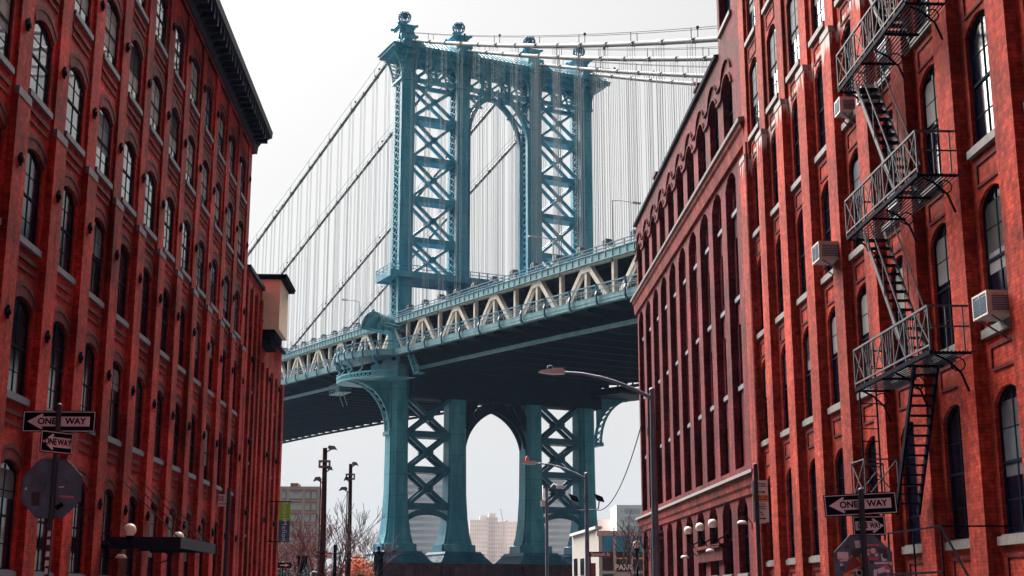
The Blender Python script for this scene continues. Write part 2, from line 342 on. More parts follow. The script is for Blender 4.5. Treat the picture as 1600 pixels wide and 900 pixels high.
def arch_window(w, h, rise, parent_mats, sillm, hood=True, deep=.16, split=(2,2), sill_over=.14, bright=False, fw=.07, panel=False, course=False):
    """a window in local space: +x towards the street, y along the wall, z up from the sill"""
    zsp = h-rise; ap = arch_pts(w-.004, rise)
    f = MB(); x0, x1 = -deep, -deep+.045
    f.box(x0, x1, -w/2+.002, -w/2+fw, .0, zsp); f.box(x0, x1, w/2-fw, w/2-.002, .0, zsp); f.box(x0, x1, -w/2+fw, w/2-fw, 0, fw)
    for k in range(len(ap)-1):
        (a, da), (b, db) = ap[k], ap[k+1]
        f.prism([(a*.9, zsp+da-fw*1.3), (b*.9, zsp+db-fw*1.3), (b, zsp+db), (a, zsp+da)], x0, x1, 'x')
    f.box(x0-.005, x0+.045, -w/2+fw, w/2-fw, h*.48, h*.48+.06)
    if split[0] >= 2: f.box(x0, x0+.03, -.024, .024, fw, zsp+rise*.9)
    for zz in (h*.24, h*.72): f.box(x0+.01, x0+.022, -w/2+fw, w/2-fw, zz-.014, zz+.014)
    fo = f.build('window', M['frame'])
    p = MB(); poly = [(-w/2, .01), (w/2, .01)] + [(a, zsp+da) for a, da in reversed(ap)]
    p.prism(poly, -deep-.03, -deep+.012, 'x'); p.build('pane', M['glassL'] if bright else M['glass'], fo)
    s = MB(); s.box(-deep+.04, .10, -w/2-sill_over, w/2+sill_over, -.17, -.003); s.box(-deep+.04, .07, -w/2+.01, w/2-.01, -.003, .03); s.build('sill', sillm, fo)
    if hood:
        hm = MB(); ao = arch_pts(w+.36, rise+.08); ai = arch_pts(w+.02, rise+.0)
        for k in range(NS):
            (a, da), (b, db) = ai[k], ai[k+1]; (c, dc), (d, dd) = ao[k], ao[k+1]
            hm.prism([(a, zsp+da), (b, zsp+db), (d, zsp+dd+.2), (c, zsp+dc+.2)], -.02, .035, 'x')
            e = .12
            hm.prism([(c, zsp+dc+.2), (d, zsp+dd+.2), (d*1.06, zsp+dd+.2+e), (c*1.06, zsp+dc+.2+e)], -.02, .05, 'x')
        hm.build('arch_hood', M['brickH'], fo)
    if course:
        q = MB(); q.box(0, .05, -.95, .95, -.52, -.40); q.box(0, .035, -.95, .95, -.78, -.70); q.build('brick_course', M['brickH'], fo)
    if panel:
        q = MB()
        for (a, b_, z0, z1) in ((-.6,.6,-.40,-.34),(-.6,.6,-.86,-.80),(-.6,-.54,-.80,-.40),(.54,.6,-.80,-.40)): q.box(-.02, .03, a, b_, z0, z1)
        q.build('sunk_panel', M['brickH'], fo)
    return fo
BR = random.Random(5)
def place_windows(root, proto, spots, side, blinds=0, blind_dims=None):
    first = True
    for x, y, z in spots:
        o = proto if first else copy_tree(proto)
        first = False
        o.parent = root; o.location = (x, y, z); o.rotation_euler = (0, 0, 0 if side < 0 else pi)
        if blinds and BR.random() < blinds:
            w, h, rise, deep = blind_dims; fr_ = BR.choice((.25, .35, .5, .62))
            q = MB(); q.box(-deep+.013, -deep+.019, -w/2+.08, w/2-.08, h*(1-fr_)-rise, h-rise*.9); q.build('blind', BR.choice((M['blind'], M['blind2'])), o)

# --- left warehouse ---------------------------------------------------------
XL = -11.5
rt = empty('brick_warehouse', (0,0,0), 'long red brick warehouse on the left with deep dark cornice and arched sash windows', 'building')
LB = [35.0+3.33*k for k in range(-3, 11)]
rowsL = [(22.12, 2.15), (18.57, 2.2), (14.8, 2.25), (10.82, 2.55), (6.75, 2.6), (2.3, 2.8)]
wl = MB(); wl.box(XL-.22-14, XL-.22, -6, 71.0, 0, 25.7)
cut_layer(wl, XL-.22, XL, 21.5, 71.0, 0, 25.7, LB, 1.68, rowsL, .28)
wl.box(XL-.22, XL, -6, 21.5, 0, 25.7)
wl.box(XL, XL+.13, -6, 71.0, 25.35, 25.68)
wl.build('wall', M['brickL'], rt)
c = MB()
prof = [(0,26.1),(.25,26.1),(.32,26.5),(.5,26.7),(1.15,27.0),(1.25,27.0),(1.3,27.35),(1.2,27.45),(-.3,27.7),(-.3,26.3),(0,26.3)]
c.prism([(XL+a*.78+.005, z-.6) for a, z in prof], -6.4, 71.4, 'y')
for k in range(100):
    y = -6+.78*k
    if y > 71: break
    c.box(XL+.14, XL+.86, y, y+.2, 25.85, 26.38)
c.build('cornice', M['cornice'], rt)
zc = 14.2
pil = MB(); pil.box(-.05, .19, -.50, .50, 0, zc); pil.box(-.05, .085, -.47, .47, zc, 25.34)
po = pil.build('pilaster', M['brickL'], rt)
cp_ = MB(); cp_.prism([(-.53,zc),(.53,zc),(.53,zc+.1),(.5,zc+.22),(-.5,zc+.22),(-.53,zc+.1)], .087, .205, 'x'); cp_.build('cap_stone', M['sillL'], po)
for zz in (23.6, 19.9, 16.3, 12.6, 8.6, 4.5):
    an = MB()
    xx = .087 if zz > zc else .192
    an.lathe([(.001,.09),(.07,.09),(.09,.05),(.15,.03),(.15,0)], (xx, 0, zz), 10, axis='x')
    an.box(xx, xx+.06, -.17, .17, zz-.04, zz+.04); an.box(xx, xx+.061, -.04, .04, zz-.17, zz+.17)
    ao_ = an.build('anchor_plate', M['iron'], po)
spots = [35.0-1.665+3.33*k for k in range(-3, 12)]
for i, y in enumerate(spots):
    o = po if i == 0 else copy_tree(po); o.parent = rt; o.location = (XL, min(y, 70.45), 0)
for i, (zs, h) in enumerate(rowsL):
    pw = arch_window(1.68, h, .28, None, M['sillL'], deep=.10, bright=(i < 3), course=(i < 5))
    place_windows(rt, pw, [(XL, y, zs) for y in LB], -1, .2, (1.68, h, .28, .10))
# entrance canopy on the left warehouse and its globe lamps
ce = MB(); ce.box(XL+.3, -8.9, 44.3, 50.4, 3.42, 3.50); ce.box(-8.97, -8.88, 44.2, 50.5, 3.17, 3.52)
for y in (44.4, 46.4, 48.4, 50.3):
    ce.box(XL+.3, -8.97, y-.06, y+.06, 3.2, 3.42)
    ce.tube([(XL+.3, y, 5.6), (-9.0, y, 3.5)], .02, 6)
ce.box(XL+.3, -8.97, 44.2, 44.3, 3.15, 3.52)
ce.build('entrance_canopy', M['cornice'], rt)

# --- low brick building beyond it ------------------------------------------
r2 = empty('low_brick_building', (0,0,0), 'lower orange red brick building beyond the left warehouse with a beige box near its top', 'building')
b = MB(); b.box(XL-12, XL-.15, 71.02, 76.5, 0, 18.9); b.box(XL-12, XL-.15, 76.5, 87.4, 0, 17.1)
b.box(XL-.15, XL+.05, 71.02, 76.5, 18.1, 18.9)
for y in (71.35, 73.1, 74.8, 76.35): b.box(XL-.15, XL+.12, y-.3, y+.3, 0, 18.3)
b.build('wall', M['brickL'], r2)
for y in (78.2, 80.1, 82.1, 84.2, 86.6):
    p_ = MB(); p_.box(-.15, .14, -.42, .42, 0, 14.9); p_.build('pilaster', M['brickL'], r2, (XL, y, 0))
cc = MB(); cc.box(XL-12.1, XL+.2, 71.02, 76.62, 18.9, 19.12); cc.box(XL-12.1, XL+.1, 76.63, 87.5, 17.1, 17.26)
cc.build('coping', M['cornice'], r2)
for z in (12.7, 8.8, 4.9):
    for y in (73.9, 79.15, 83.15):
        w_ = MB(); w_.box(-.14, -.05, -.5, .5, 0, 2.2); wo = w_.build('window', M['glass'], r2, (XL, y, z)); s_ = MB(); s_.box(-.14, .03, -.6, .6, -.15, -.003); s_.build('sill', M['sillL'], wo)
for z in (14.3, 9.8, 6.0):
    for y in (73.1, 80.1, 84.2):
        a_ = MB(); a_.lathe([(.001,.12),(.12,.12),(.16,.05),(.22,0)], (0,0,0), 8, axis='x'); a_.build('anchor_plate', M['iron'], r2, (XL+.14, y, z))
bx = MB(); bx.box(-13.6, -10.5, 77.0, 80.7, 16.75, 19.7)
bo = bx.build('lift_housing', M['beige'], r2)
rf = MB(); rf.box(-13.9, -10.15, 76.75, 80.95, 19.7, 19.85); rf.box(-13.9, -10.1, 76.7, 81.0, 19.85, 19.95); rf.build('roof', M['frame'], bo)
rf = MB(); rf.box(-13.3, -10.75, 77.2, 80.5, 16.4, 16.75); rf.box(-11.6, -11.0, 77.5, 80.0, 15.9, 16.4); rf.build('underframe', M['iron'], bo)

# --- near right building -----------------------------------------------------
XR = 10.5
r3 = empty('tall_brick_building', (0,0,0), 'tall orange red brick building on the right, carrying the black fire escape', 'building')
RB = [45.2-2.86*k for k in range(0, 9)]
rowsR = [(17.92+3.65*k, 2.72) for k in range(0, 3)] + [(14.27, 2.72), (10.6, 2.72), (6.84, 2.8), (2.8, 2.85)]
wr = MB(); wr.box(XR+.26, XR+16, -4, 46.93, 0, 30); cut_layer(wr, XR, XR+.26, 21.0, 46.93, 0, 30, RB, 1.36, rowsR, .30); wr.box(XR, XR+.26, -4, 21.0, 0, 30)
wr.build('wall', M['brickR'], r3)
zc = 17.1
pil = MB(); pil.box(-.05, .24, -.44, .44, 0, zc); pil.box(-.05, .10, -.41, .41, zc, 29.9)
po = pil.build('pilaster', M['brickR'], r3)
cp_ = MB(); cp_.prism([(-.46,zc),(.46,zc),(.46,zc+.06),(.42,zc+.2),(-.42,zc+.2),(-.46,zc+.06)], .102, .265, 'x'); cp_.build('cap_stone', M['lime'], po)
for i, y in enumerate([45.2+1.43-2.86*k for k in range(0, 10)]):
    o = po if i == 0 else copy_tree(po); o.parent = r3; o.location = (XR, min(y, 46.5), 0); o.rotation_euler = (0,0,pi)
for zs, h in rowsR:
    pw = arch_window(1.36, h, .30, None, M['sill'], hood=False, deep=.12, panel=True)
    place_windows(r3, pw, [(XR, y, zs) for y in RB], 1, .35, (1.36, h, .30, .12))
dp = MB(); dp.tube([(XR-.33, 45.35, 17.5), (XR-.33, 45.35, .2)], .05, 6); dp.build('drain_pipe', M['brickT'], r3)

# --- far right building ------------------------------------------------------
XF = 10.55
r4 = empty('arched_brick_building', (0,0,0), 'plum red brick building right of the bridge with tall arched recesses and wavy attic', 'building')
FB = [50.15+2.93*k for k in range(0, 10)]
Y0, Y1 = 46.95, 77.95
wf = MB(); wf.box(XF+.6, XF+15, Y0, Y1, 0, 23.4); wf.box(XF+.6, XF+15, Y0, 51.6, 23.4, 28.5)
cut_layer(wf, XF, XF+.6, Y0, Y1, 6.3, 19.0, FB, 2.0, [(6.35, 11.5)], .5)
cut_layer(wf, XF, XF+.6, Y0, Y1, 0, 5.6, FB, 1.85, [(2.45, 2.85)], .5)
wf.box(XF, XF+.6, Y0, Y1, 5.6, 6.3)
cut_layer(wf, XF+.02, XF+.6, Y0, Y1, 19.0, 23.4, FB, 1.85, [(19.3, 2.6)], .6)
wf.box(XF+.02, XF+.6, Y0, 48.9, 23.4, 28.5); wf.box(XF+.02, XF+.6, 51.2, 51.6, 23.4, 28.5); wf.box(XF+.02, XF+.6, 48.9, 51.2, 23.4, 24.2); wf.box(XF+.02, XF+.6, 48.9, 51.2, 27.4, 28.5)
# brick infill inside the tall recesses
inf = MB()
for y in FB:
    for z0, z1 in ((6.4, 9.5), (11.9, 12.96), (15.35, 16.4), (18.3, 18.95)):
        wf.box(XF+.26, XF+.6, y-1.0, y+1.0, z0, z1)
    wf.box(XF+.26, XF+.6, y-1.0, y-.62, 6.4, 18.9); wf.box(XF+.26, XF+.6, y+.62, y+1.0, 6.4, 18.9)
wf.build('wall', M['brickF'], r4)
def band(parts, name, mat, ya, yb):
    c = MB(); c.prism([(XF-d, z) for d, z in parts], ya, yb, 'y'); return c.build(name, mat, r4)
band([(-.1,17.95),(.12,18.0),(.15,18.2),(.16,18.3),(.18,18.5),(.26,18.6),(.28,18.75),(-.1,18.78)], 'cornice', M['brickT'], Y0-.25, Y1+.3)
band([(-.1,18.785),(.36,18.785),(.38,18.9),(-.1,19.0)], 'cornice_ledge', M['lime'], Y0-.35, Y1+.4)
band([(-.1,5.2),(.08,5.25),(.10,5.45),(.17,5.55),(.19,5.78),(.27,5.85),(-.1,5.9)], 'lower_cornice', M['brickT'], Y0-.05, Y1+.3)
band([(-.1,5.905),(.34,5.905),(.34,6.02),(-.1,6.1)], 'lower_ledge', M['lime'], Y0-.1, Y1+.35)
band([(-.4,23.4),(.12,23.4),(.16,23.5),(-.4,23.6)], 'parapet_coping', M['cornice'], 51.7, Y1+.2)
band([(-.4,28.5),(.2,28.5),(.25,28.8),(-.4,28.9)], 'raised_bay_coping', M['cornice'], Y0, 51.8)
# wavy hood moulding over the attic arches
for zoff, off, nm in ((19.3+2.0, .1, 'wavy_moulding'),):
    wv = MB()
    for y in FB:
        ai = arch_pts(1.95, .66); aoo = arch_pts(2.1, .72)
        for k in range(NS):
            (a, da), (b_, db) = ai[k], ai[k+1]; (c_, dc), (d_, dd) = aoo[k], aoo[k+1]
            wv.prism([(y+a, zoff+da), (y+b_, zoff+db), (y+d_, zoff+dd+.02), (y+c_, zoff+dc+.02)], XF-.07, XF+.04, 'x')
            wv.prism([(y+a, zoff+da+.62), (y+b_, zoff+db+.62), (y+b_, zoff+db+.68), (y+a, zoff+da+.68)], XF-.07, XF+.04, 'x')
        wv.box(XF-.07, XF+.04, y+1.08, y+2.93-1.08, zoff-.01, zoff+.12)
        wv.box(XF-.07, XF+.04, y+.975, y+2.93-.975, zoff+.62, zoff+.68)
    wv.build(nm, M['brickF'], r4)
pw = arch_window(1.85, 2.6, .6, None, M['sillL'], hood=False, deep=.3, sill_over=-.01, bright=False); place_windows(r4, pw, [(XF+.02, y, 19.3) for y in FB], 1)
pw = arch_window(1.85, 2.85, .5, None, M['sill'], hood=False, deep=.3, sill_over=.0); place_windows(r4, pw, [(XF, y, 2.45) for y in FB], 1)
for zs in (9.5, 12.96, 16.4):
    pw = arch_window(1.24, 1.9 if zs > 16 else 2.4, .14, None, M['sillL'], hood=False, deep=.1, sill_over=.1); place_windows(r4, pw, [(XF+.26, y, zs) for y in FB], 1)
pw = arch_window(2.3, 3.2, .01, None, M['sill'], hood=False, deep=.3, sill_over=.1); place_windows(r4, pw, [(XF+.02, 50.05, 24.2)], 1)
for y in (58.2, 71.5):
    ch = MB(); ch.box(XF+.3, XF+1.1, y-.45, y+.45, 23.4, 24.5); ch.box(XF+.22, XF+1.18, y-.53, y+.53, 24.5, 24.65); ch.build('chimney', M['brickF'], r4)
# entrance surround under the globes
es = MB(); es.box(XF-.35, XF, 53.2, 59.0, 3.55, 3.68); es.box(XF-.2, XF, 53.3, 58.9, 3.05, 3.55); es.build('entrance_lintel', M['brickH'], r4)

# ------------------------------------------------------------------ suspension bridge
TA = radians(23.9); TO = (-9.44, 210.06, 0)
br = empty('suspension_bridge', TO, 'blue steel suspension bridge with tall braced tower crossing the end of the street', 'bridge', rz=TA)
KN = [(-170,25.6),(-150,27.2),(-79,32.38),(-50,34.4),(-12,36.86),(48,40.6),(107,43.9),(192,47.5),(340,51.5),(420,52.5)]
def zl(n):
    for i in range(len(KN)-1):
        if n <= KN[i+1][0] or i == len(KN)-2:
            a, b = KN[i], KN[i+1]; t = (n-a[0])/(b[0]-a[0])
            m = lambda j: (KN[min(j+1,len(KN)-1)][1]-KN[max(j-1,0)][1])/(KN[min(j+1,len(KN)-1)][0]-KN[max(j-1,0)][0])
            h = b[0]-a[0]; m0, m1 = m(i)*h, m(i+1)*h
            return (2*t**3-3*t*t+1)*a[1] + (t**3-2*t*t+t)*m0 + (-2*t**3+3*t*t)*b[1] + (t**3-t*t)*m1
# --- tower
tb = MB()          # platform round the tower + portal plates
tb.box(-3.0, 36.8, -3.2, 3.2, 50.9, 51.5); tb.box(-3.15, 36.95, -3.35, -3.2, 50.7, 51.7); tb.box(-3.15, 36.95, 3.2, 3.35, 50.7, 51.7); tb.box(-3.15, -3.0, -3.35, 3.35, 50.7, 51.7)
tower = tb.build('tower', M['tower'], br)
pr = MB()
for n0 in (-3.3, 3.3):
    for z in (52.1, 52.65): pr.bar((-3.1, n0, z), (36.9, n0, z), .1, .1)
    for k in range(27): pr.box(-3.1+k*1.53-.06, -3.1+k*1.53+.06, n0-.05, n0+.05, 51.7, 52.7)
for z in (52.1, 52.65): pr.bar((-3.1, -3.3, z), (-3.1, 3.3, z), .1, .1)
for k in range(5): pr.box(-3.15, -3.05, -3.3+k*1.65-.06, -3.3+k*1.65+.06, 51.7, 52.7)
pr.build('railing', M['tower'], tower)
LEG = (-.3, 9.6, 23.1, 33.0)
def leg(t0, base_z=8.2):
    m = MB()
    # lower leg: cruciform, flared at the foot
    prof = [(base_z,2.9,3.5),(base_z+1.1,2.85,3.4),(base_z+1.2,2.4,2.95),(base_z+2.6,2.05,2.65),(base_z+5,1.75,2.35),(base_z+9,1.55,2.1),(base_z+15,1.5,2.0),(37.5,1.45,1.95)]
    def cross(a, b):
        i, j = a*.55, b*.55
        return [(-a,-j),(-i,-j),(-i,-b),(i,-b),(i,-j),(a,-j),(a,j),(i,j),(i,b),(-i,b),(-i,j),(-a,j)]
    vs = []; fs = []
    for z, a, b in prof: vs += [(t0+x, y, z) for x, y in cross(a, b)]
    for i in range(len(prof)-1):
        for k in range(12): fs.append((i*12+k, i*12+(k+1)%12, (i+1)*12+(k+1)%12, (i+1)*12+k))
    fs.append(tuple(range((len(prof)-1)*12, len(prof)*12)))
    m.add(vs, fs)
    for sx_, sy_ in ((-1,-1),(1,-1),(1,1),(-1,1)):     # filler corners make the shaft octagonal
        vs = []
        for z, a, b in prof: vs += [(t0+sx_*a*.5, sy_*b*.5, z), (t0+sx_*a*.86, sy_*b*.5, z), (t0+sx_*a*.86, sy_*b*.70, z), (t0+sx_*a*.5, sy_*b*.86, z)]
        m.add(vs, [(i*4+k, i*4+(k+1)%4, (i+1)*4+(k+1)%4, (i+1)*4+k) for i in range(len(prof)-1) for k in range(4)])
    # upper leg: front and back box columns
    m.box(t0-.95, t0+1.35, -1.9, -1.0, 37.5, 88.5); m.box(t0-.95, t0+1.35, 1.0, 1.9, 37.5, 88.5)
    m.box(t0-.55, t0+.95, -2.02, -1.9, 37.5, 84.2)
    m.box(t0+.95, t0+1.3, -1.0, 1.0, 37.5, 88.5)
    m.box(t0-1.2, t0+1.5, -2.15, 2.15, 84.3, 84.75)
    o = m.build('leg', M['tower'], tower)
    lc = MB(); k = 0; z = 38.0
    while z < 88:
        for x in (t0-.92,):
            lc.bar((x,-1.0,z), (x,1.0,z+1.05), .12, .2, (1,0,0)); lc.bar((x,1.0,z), (x,-1.0,z+1.05), .12, .2, (1,0,0))
        z += 1.05
    lc.build('lacing', M['tower'], o)
    # foot: stepped skirt
    ft = MB()
    def fr(a0, b0, z0, a1, b1, z1):
        ft.add([(t0-a0,-b0,z0),(t0+a0,-b0,z0),(t0+a0,b0,z0),(t0-a0,b0,z0),(t0-a1,-b1,z1),(t0+a1,-b1,z1),(t0+a1,b1,z1),(t0-a1,b1,z1)],
               [(0,3,2,1),(4,5,6,7),(0,1,5,4),(1,2,6,5),(2,3,7,6),(3,0,4,7)])
    fr(4.3,4.9,6.4,4.3,4.9,6.6); fr(4.2,4.8,6.6,3.3,3.9,7.7); fr(3.45,4.05,7.7,3.45,4.05,7.85); fr(3.2,3.8,7.85,3.0,3.6,8.2)
    for k in range(-5, 6):
        ft.bar((t0+k*.78,-4.8,6.62), (t0+k*.6,-3.95,7.66), .12, .1)
    for k in range(-5, 6): ft.bar((t0-4.22,k*.85,6.62), (t0-3.35,k*.68,7.66), .12, .1)
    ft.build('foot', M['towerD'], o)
    return o
for t0 in LEG: leg(t0)
# braces between legs 1-2 and 3-4
def xpanel(mb, ta, tb_, z0, z1, n, w=.55):
    mb.bar((ta, n, z0), (tb_, n, z1), .5, w); mb.bar((ta, n+.02, z1), (tb_, n+.02, z0), .5, w)
def gus(mb, t, z, n, s=.9): mb.prism([(t-s,z),(t,z-s),(t+s,z),(t,z+s)], n-.26, n+.26, 'y')
for ta, tb_ in ((1.05, 8.65), (24.45, 32.05)):
    zz = [51.4, 57.5, 64.4, 71.3, 78.2, 84.6]
    for i in range(5):
        m = MB()
        for n in (-1.15, 1.15):
            xpanel(m, ta, tb_, zz[i]+.2, zz[i+1]-.2, n, .44); gus(m, (ta+tb_)/2, (zz[i]+zz[i+1])/2, n+.01, .62)
        m.build('cross_brace', M['tower'], tower)
        if i:
            m = MB(); m.box(ta, tb_, -1.4, -.9, zz[i]-.40, zz[i]+.40); m.box(ta, tb_, .9, 1.4, zz[i]-.40, zz[i]+.40); m.box(ta, tb_, -.9, .9, zz[i]-.38, zz[i]-.30); m.build('strut', M['tower'], tower)
    zz = [11.6, 15.1, 20.74, 26.25, 31.9]
    ta2, tb2 = ta+.1, tb_-.5
    for i in range(1, 4):
        m = MB()
        for n in (-1.0, 1.0): xpanel(m, ta2, tb2, zz[i], zz[i+1], n, .6); gus(m, (ta2+tb2)/2, (zz[i]+zz[i+1])/2, n+.01, .9)
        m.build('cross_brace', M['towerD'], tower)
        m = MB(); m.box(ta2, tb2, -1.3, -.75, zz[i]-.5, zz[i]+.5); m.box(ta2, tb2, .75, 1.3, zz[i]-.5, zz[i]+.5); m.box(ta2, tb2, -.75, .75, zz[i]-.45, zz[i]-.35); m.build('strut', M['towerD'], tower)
    m = MB(); c_ = (ta2+tb2)/2; hw = (tb2-ta2)/2
    for k in range(10):
        a0, a1 = pi*k/10, pi*(k+1)/10
        m.prism([(c_-hw*cos(a0), 12.2+1.6*sin(a0)), (c_-hw*cos(a1), 12.2+1.6*sin(a1)), (c_-hw*cos(a1), 14.6), (c_-hw*cos(a0), 14.6)] if k in (0,9) else
                [(c_-hw*cos(a0), 12.2+1.6*sin(a0)), (c_-hw*cos(a1), 12.2+1.6*sin(a1)), (c_-hw*cos(a1), 13.1+1.6*sin(a1)), (c_-hw*cos(a0), 13.1+1.6*sin(a0))], -1.2, -.8, 'y')
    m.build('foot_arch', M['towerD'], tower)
def pointed(half, rise, n=12):
    """right half of a pointed arch from springing (half,0) to apex (0,rise)"""
    R = (half*half+rise*rise)/(2*half)
    a1 = math.asin(min(1, rise/R)); return [(half-R+R*cos(a1*i/n), R*sin(a1*i/n)) for i in range(n+1)]
# upper portal arch
c0 = 16.45; half = 5.3
pa = MB(); P_in = pointed(half, 8.2); zsp = 76.4
for s_ in (-1, 1):
    for n0, n1 in ((-1.9, -1.2), (1.2, 1.9)):
        for k in range(12):
            (a, za), (b_, zb) = P_in[k], P_in[k+1]
            pa.prism([(c0+s_*a, zsp+za), (c0+s_*b_, zsp+zb), (c0+s_*(b_+.18), zsp+zb+.8), (c0+s_*(a+.55), zsp+za+.35)], n0, n1, 'y')
        pa.box(c0+s_*half, c0+s_*(half+.5), n0, n1, 51.5, zsp)
    # spandrel struts
    for n in (-1.5, 1.5):
        pa.bar((c0+s_*5.9, n, 83.6), (c0+s_*3.1, n, 81.6), .3, .35); pa.bar((c0+s_*6.1, n, 79.0), (c0+s_*4.6, n, 79.9), .3, .35); pa.bar((c0+s_*6.0, n, 80.2), (c0+s_*2.2, n, 84.3), .3, .35)
pa.build('portal_arch', M['tower'], tower)
# lattice girder under the cornice
for ta, tb_ in ((1.05, 8.6), (10.95, 22.1), (24.45, 32.0)):
    m = MB()
    for n in (-1.5, 1.5):
        m.box(ta, tb_, n-.3, n+.3, 84.3, 84.95); m.box(ta, tb_, n-.28, n+.28, 88.0, 88.6)
        k = max(2, round((tb_-ta)/3.8)); st = (tb_-ta)/k
        for i in range(k):
            a = ta+i*st
            m.bar((a, n, 84.9), (a+st, n, 88.1), .25, .32); m.bar((a, n+.03, 88.1), (a+st, n+.03, 84.9), .25, .32)
            m.bar((a+st*.5, n, 84.9), (a+st, n, 86.5), .12, .14); m.bar((a+st*.5, n, 88.1), (a, n, 86.5), .12, .14)
            if i: m.box(a-.3, a+.3, n-.32, n+.32, 84.9, 88.1)
    m.build('lattice_girder', M['tower'], tower)
# cornice and little roof
co = MB()
co.box(-2.6, 36.4, -3.0, 3.0, 88.6, 89.3); co.box(-3.4, 37.2, -3.7, 3.7, 89.3, 89.75); co.box(-3.2, 37.0, -3.5, 3.5, 89.1, 89.3)
co.add([(-3.6,-3.9,89.75),(37.4,-3.9,89.75),(37.4,3.9,89.75),(-3.6,3.9,89.75),(0,-1.0,91.9),(34,-1.0,91.9),(34,1.0,91.9),(0,1.0,91.9)],
       [(0,3,2,1),(4,5,6,7),(0,1,5,4),(1,2,6,5),(2,3,7,6),(3,0,4,7)])
for k in range(52): co.bar((-2.4+k*.76,-3.8,89.95), (-2.2+k*.745,-1.3,91.75), .14, .16)
for k in range(60): co.box(-3.3+k*.68, -3.0+k*.68, -3.78, -3.5, 88.95, 89.28)
for t0 in LEG: co.box(t0-1.9, t0+1.9, -4.5, 4.5, 89.28, 89.85); co.box(t0-1.6, t0+1.6, -4.2, 4.2, 89.85, 90.5); co.box(t0-1.5, t0+1.5, -2.6, 2.6, 90.5, 92.0)
co.build('cornice', M['tower'], tower)
for t0 in LEG:
    # lattice brackets curving out under the cornice
    for n in (-2.0, 2.0):
        for s_ in (-1, 1):
            m = MB(); pts = [(t0+s_*(1.1+1.35*(k/6)**2.2), 84.8+k*.68) for k in range(7)]
            for k in range(6):
                (xa, za), (xb, zb) = pts[k], pts[k+1]
                m.bar((xa, n*1.05, za), (xb, n*1.05, zb), .3, .2); m.bar((xa, n*1.05, za), (t0+s_*.7, n, zb), .12, .12); m.bar((t0+s_*.7, n, za), (xb, n, zb), .12, .12)
            m.build('bracket', M['tower'], tower)
    for x in (t0-.8, t0+1.2):
      m = MB()
      for k in range(6):
        y0_, y1_ = -2.0-2.0*(k/6)**2.2, -2.0-2.0*((k+1)/6)**2.2
        m.bar((x, y0_, 84.8+k*.68), (x, y1_, 84.8+(k+1)*.68), .2, .3)
      m.build('front_bracket', M['tower'], tower)
    f = MB(); big = t0 < 0
    zb = 91.9
    if big:
        for s0, s1, z0, z1 in ((2.1,1.75,90.5,91.6),(1.75,1.25,91.6,93.2),(1.25,1.2,93.2,94.1)):
            f.add([(t0-s0,-s0,z0),(t0+s0,-s0,z0),(t0+s0,s0,z0),(t0-s0,s0,z0),(t0-s1,-s1,z1),(t0+s1,-s1,z1),(t0+s1,s1,z1),(t0-s1,s1,z1)], [(0,3,2,1),(4,5,6,7),(0,1,5,4),(1,2,6,5),(2,3,7,6),(3,0,4,7)])
        f.box(t0-.5, t0+.5, -1.9, -1.4, 91.6, 93.6)
    else:
        f.box(t0-1.1, t0+1.1, -1.2, 1.2, 91.9, 93.6)
    f.box(t0-1.6, t0+1.6, -1.6, 1.6, 93.9, 94.2); f.box(t0-1.4, t0+1.4, -1.4, 1.4, 93.6, 93.9)
    for sx_ in (-1.6, 1.6):
        for sy_ in (-1.6, 1.6): f.ball((t0+sx_, sy_, 94.15), .28, 8, 6)
    f.lathe([(1.3,94.2),(.95,94.45),(.5,94.8),(.45,95.05),(.6,95.15)], (t0,0,0), 12)
    fo = f.build('finial', M['tower'], tower)
    bl = MB(); cz = 96.05
    for k in range(12):
        a = 2*pi*k/12
        bl.tube([(t0+1.05*sin(pi*j/8)*cos(a), 1.05*sin(pi*j/8)*sin(a), cz-1.05*cos(pi*j/8)) for j in range(9)], .085, 5)
    for zz_ in (-.35, .35):
        r_ = sqrt(1.05**2-zz_**2)
        bl.tube([(t0+r_*cos(2*pi*k/16), r_*sin(2*pi*k/16), cz+zz_) for k in range(17)], .09, 5)
    bl.ball((t0,0,cz+.55), .75, 10, 6, .6); bl.ball((t0,0,cz), .35, 8, 6)
    bl.build('globe', M['towerD'], fo)
# portal below the deck
pb = MB()
pb.box(1.3, 35.3, -2.3, -2.08, 31.9, 37.0); pb.box(-1.3, 35.3, 1.2, 1.6, 31.9, 37.0); pb.box(-1.3, 35.3, -1.2, 1.2, 31.9, 32.2)
c1, h1 = 16.35, 5.4; Pn = pointed(h1, 7.2); zs1 = 23.3
for s_ in (-1, 1):
    for n0, n1 in ((-1.15, -.5), (.5, 1.15)):
        for k in range(12):
            (a, za), (b_, zb_) = Pn[k], Pn[k+1]
            pb.prism([(c1+s_*a, zs1+za), (c1+s_*b_, zs1+zb_), (c1+s_*(b_+.06*(k+1)), zs1+zb_+.14*(k+1)), (c1+s_*(a+.06*k), zs1+za+.14*k)], n0, n1, 'y')
        pb.prism([(c1+s_*5.6, 27.0), (c1+s_*4.2, 29.6), (c1+s_*2.9, 31.9), (c1+s_*4.3, 31.9), (c1+s_*5.6, 29.8)], n0+.05, n1-.05, 'y')
pb.prism([(c1-3.0, 30.9), (c1+3.0, 30.9), (c1+1.2, 30.0), (c1, 30.5), (c1-1.2, 30.0)], -1.1, -.55, 'y')
pb.build('portal_plate', M['under'], tower)
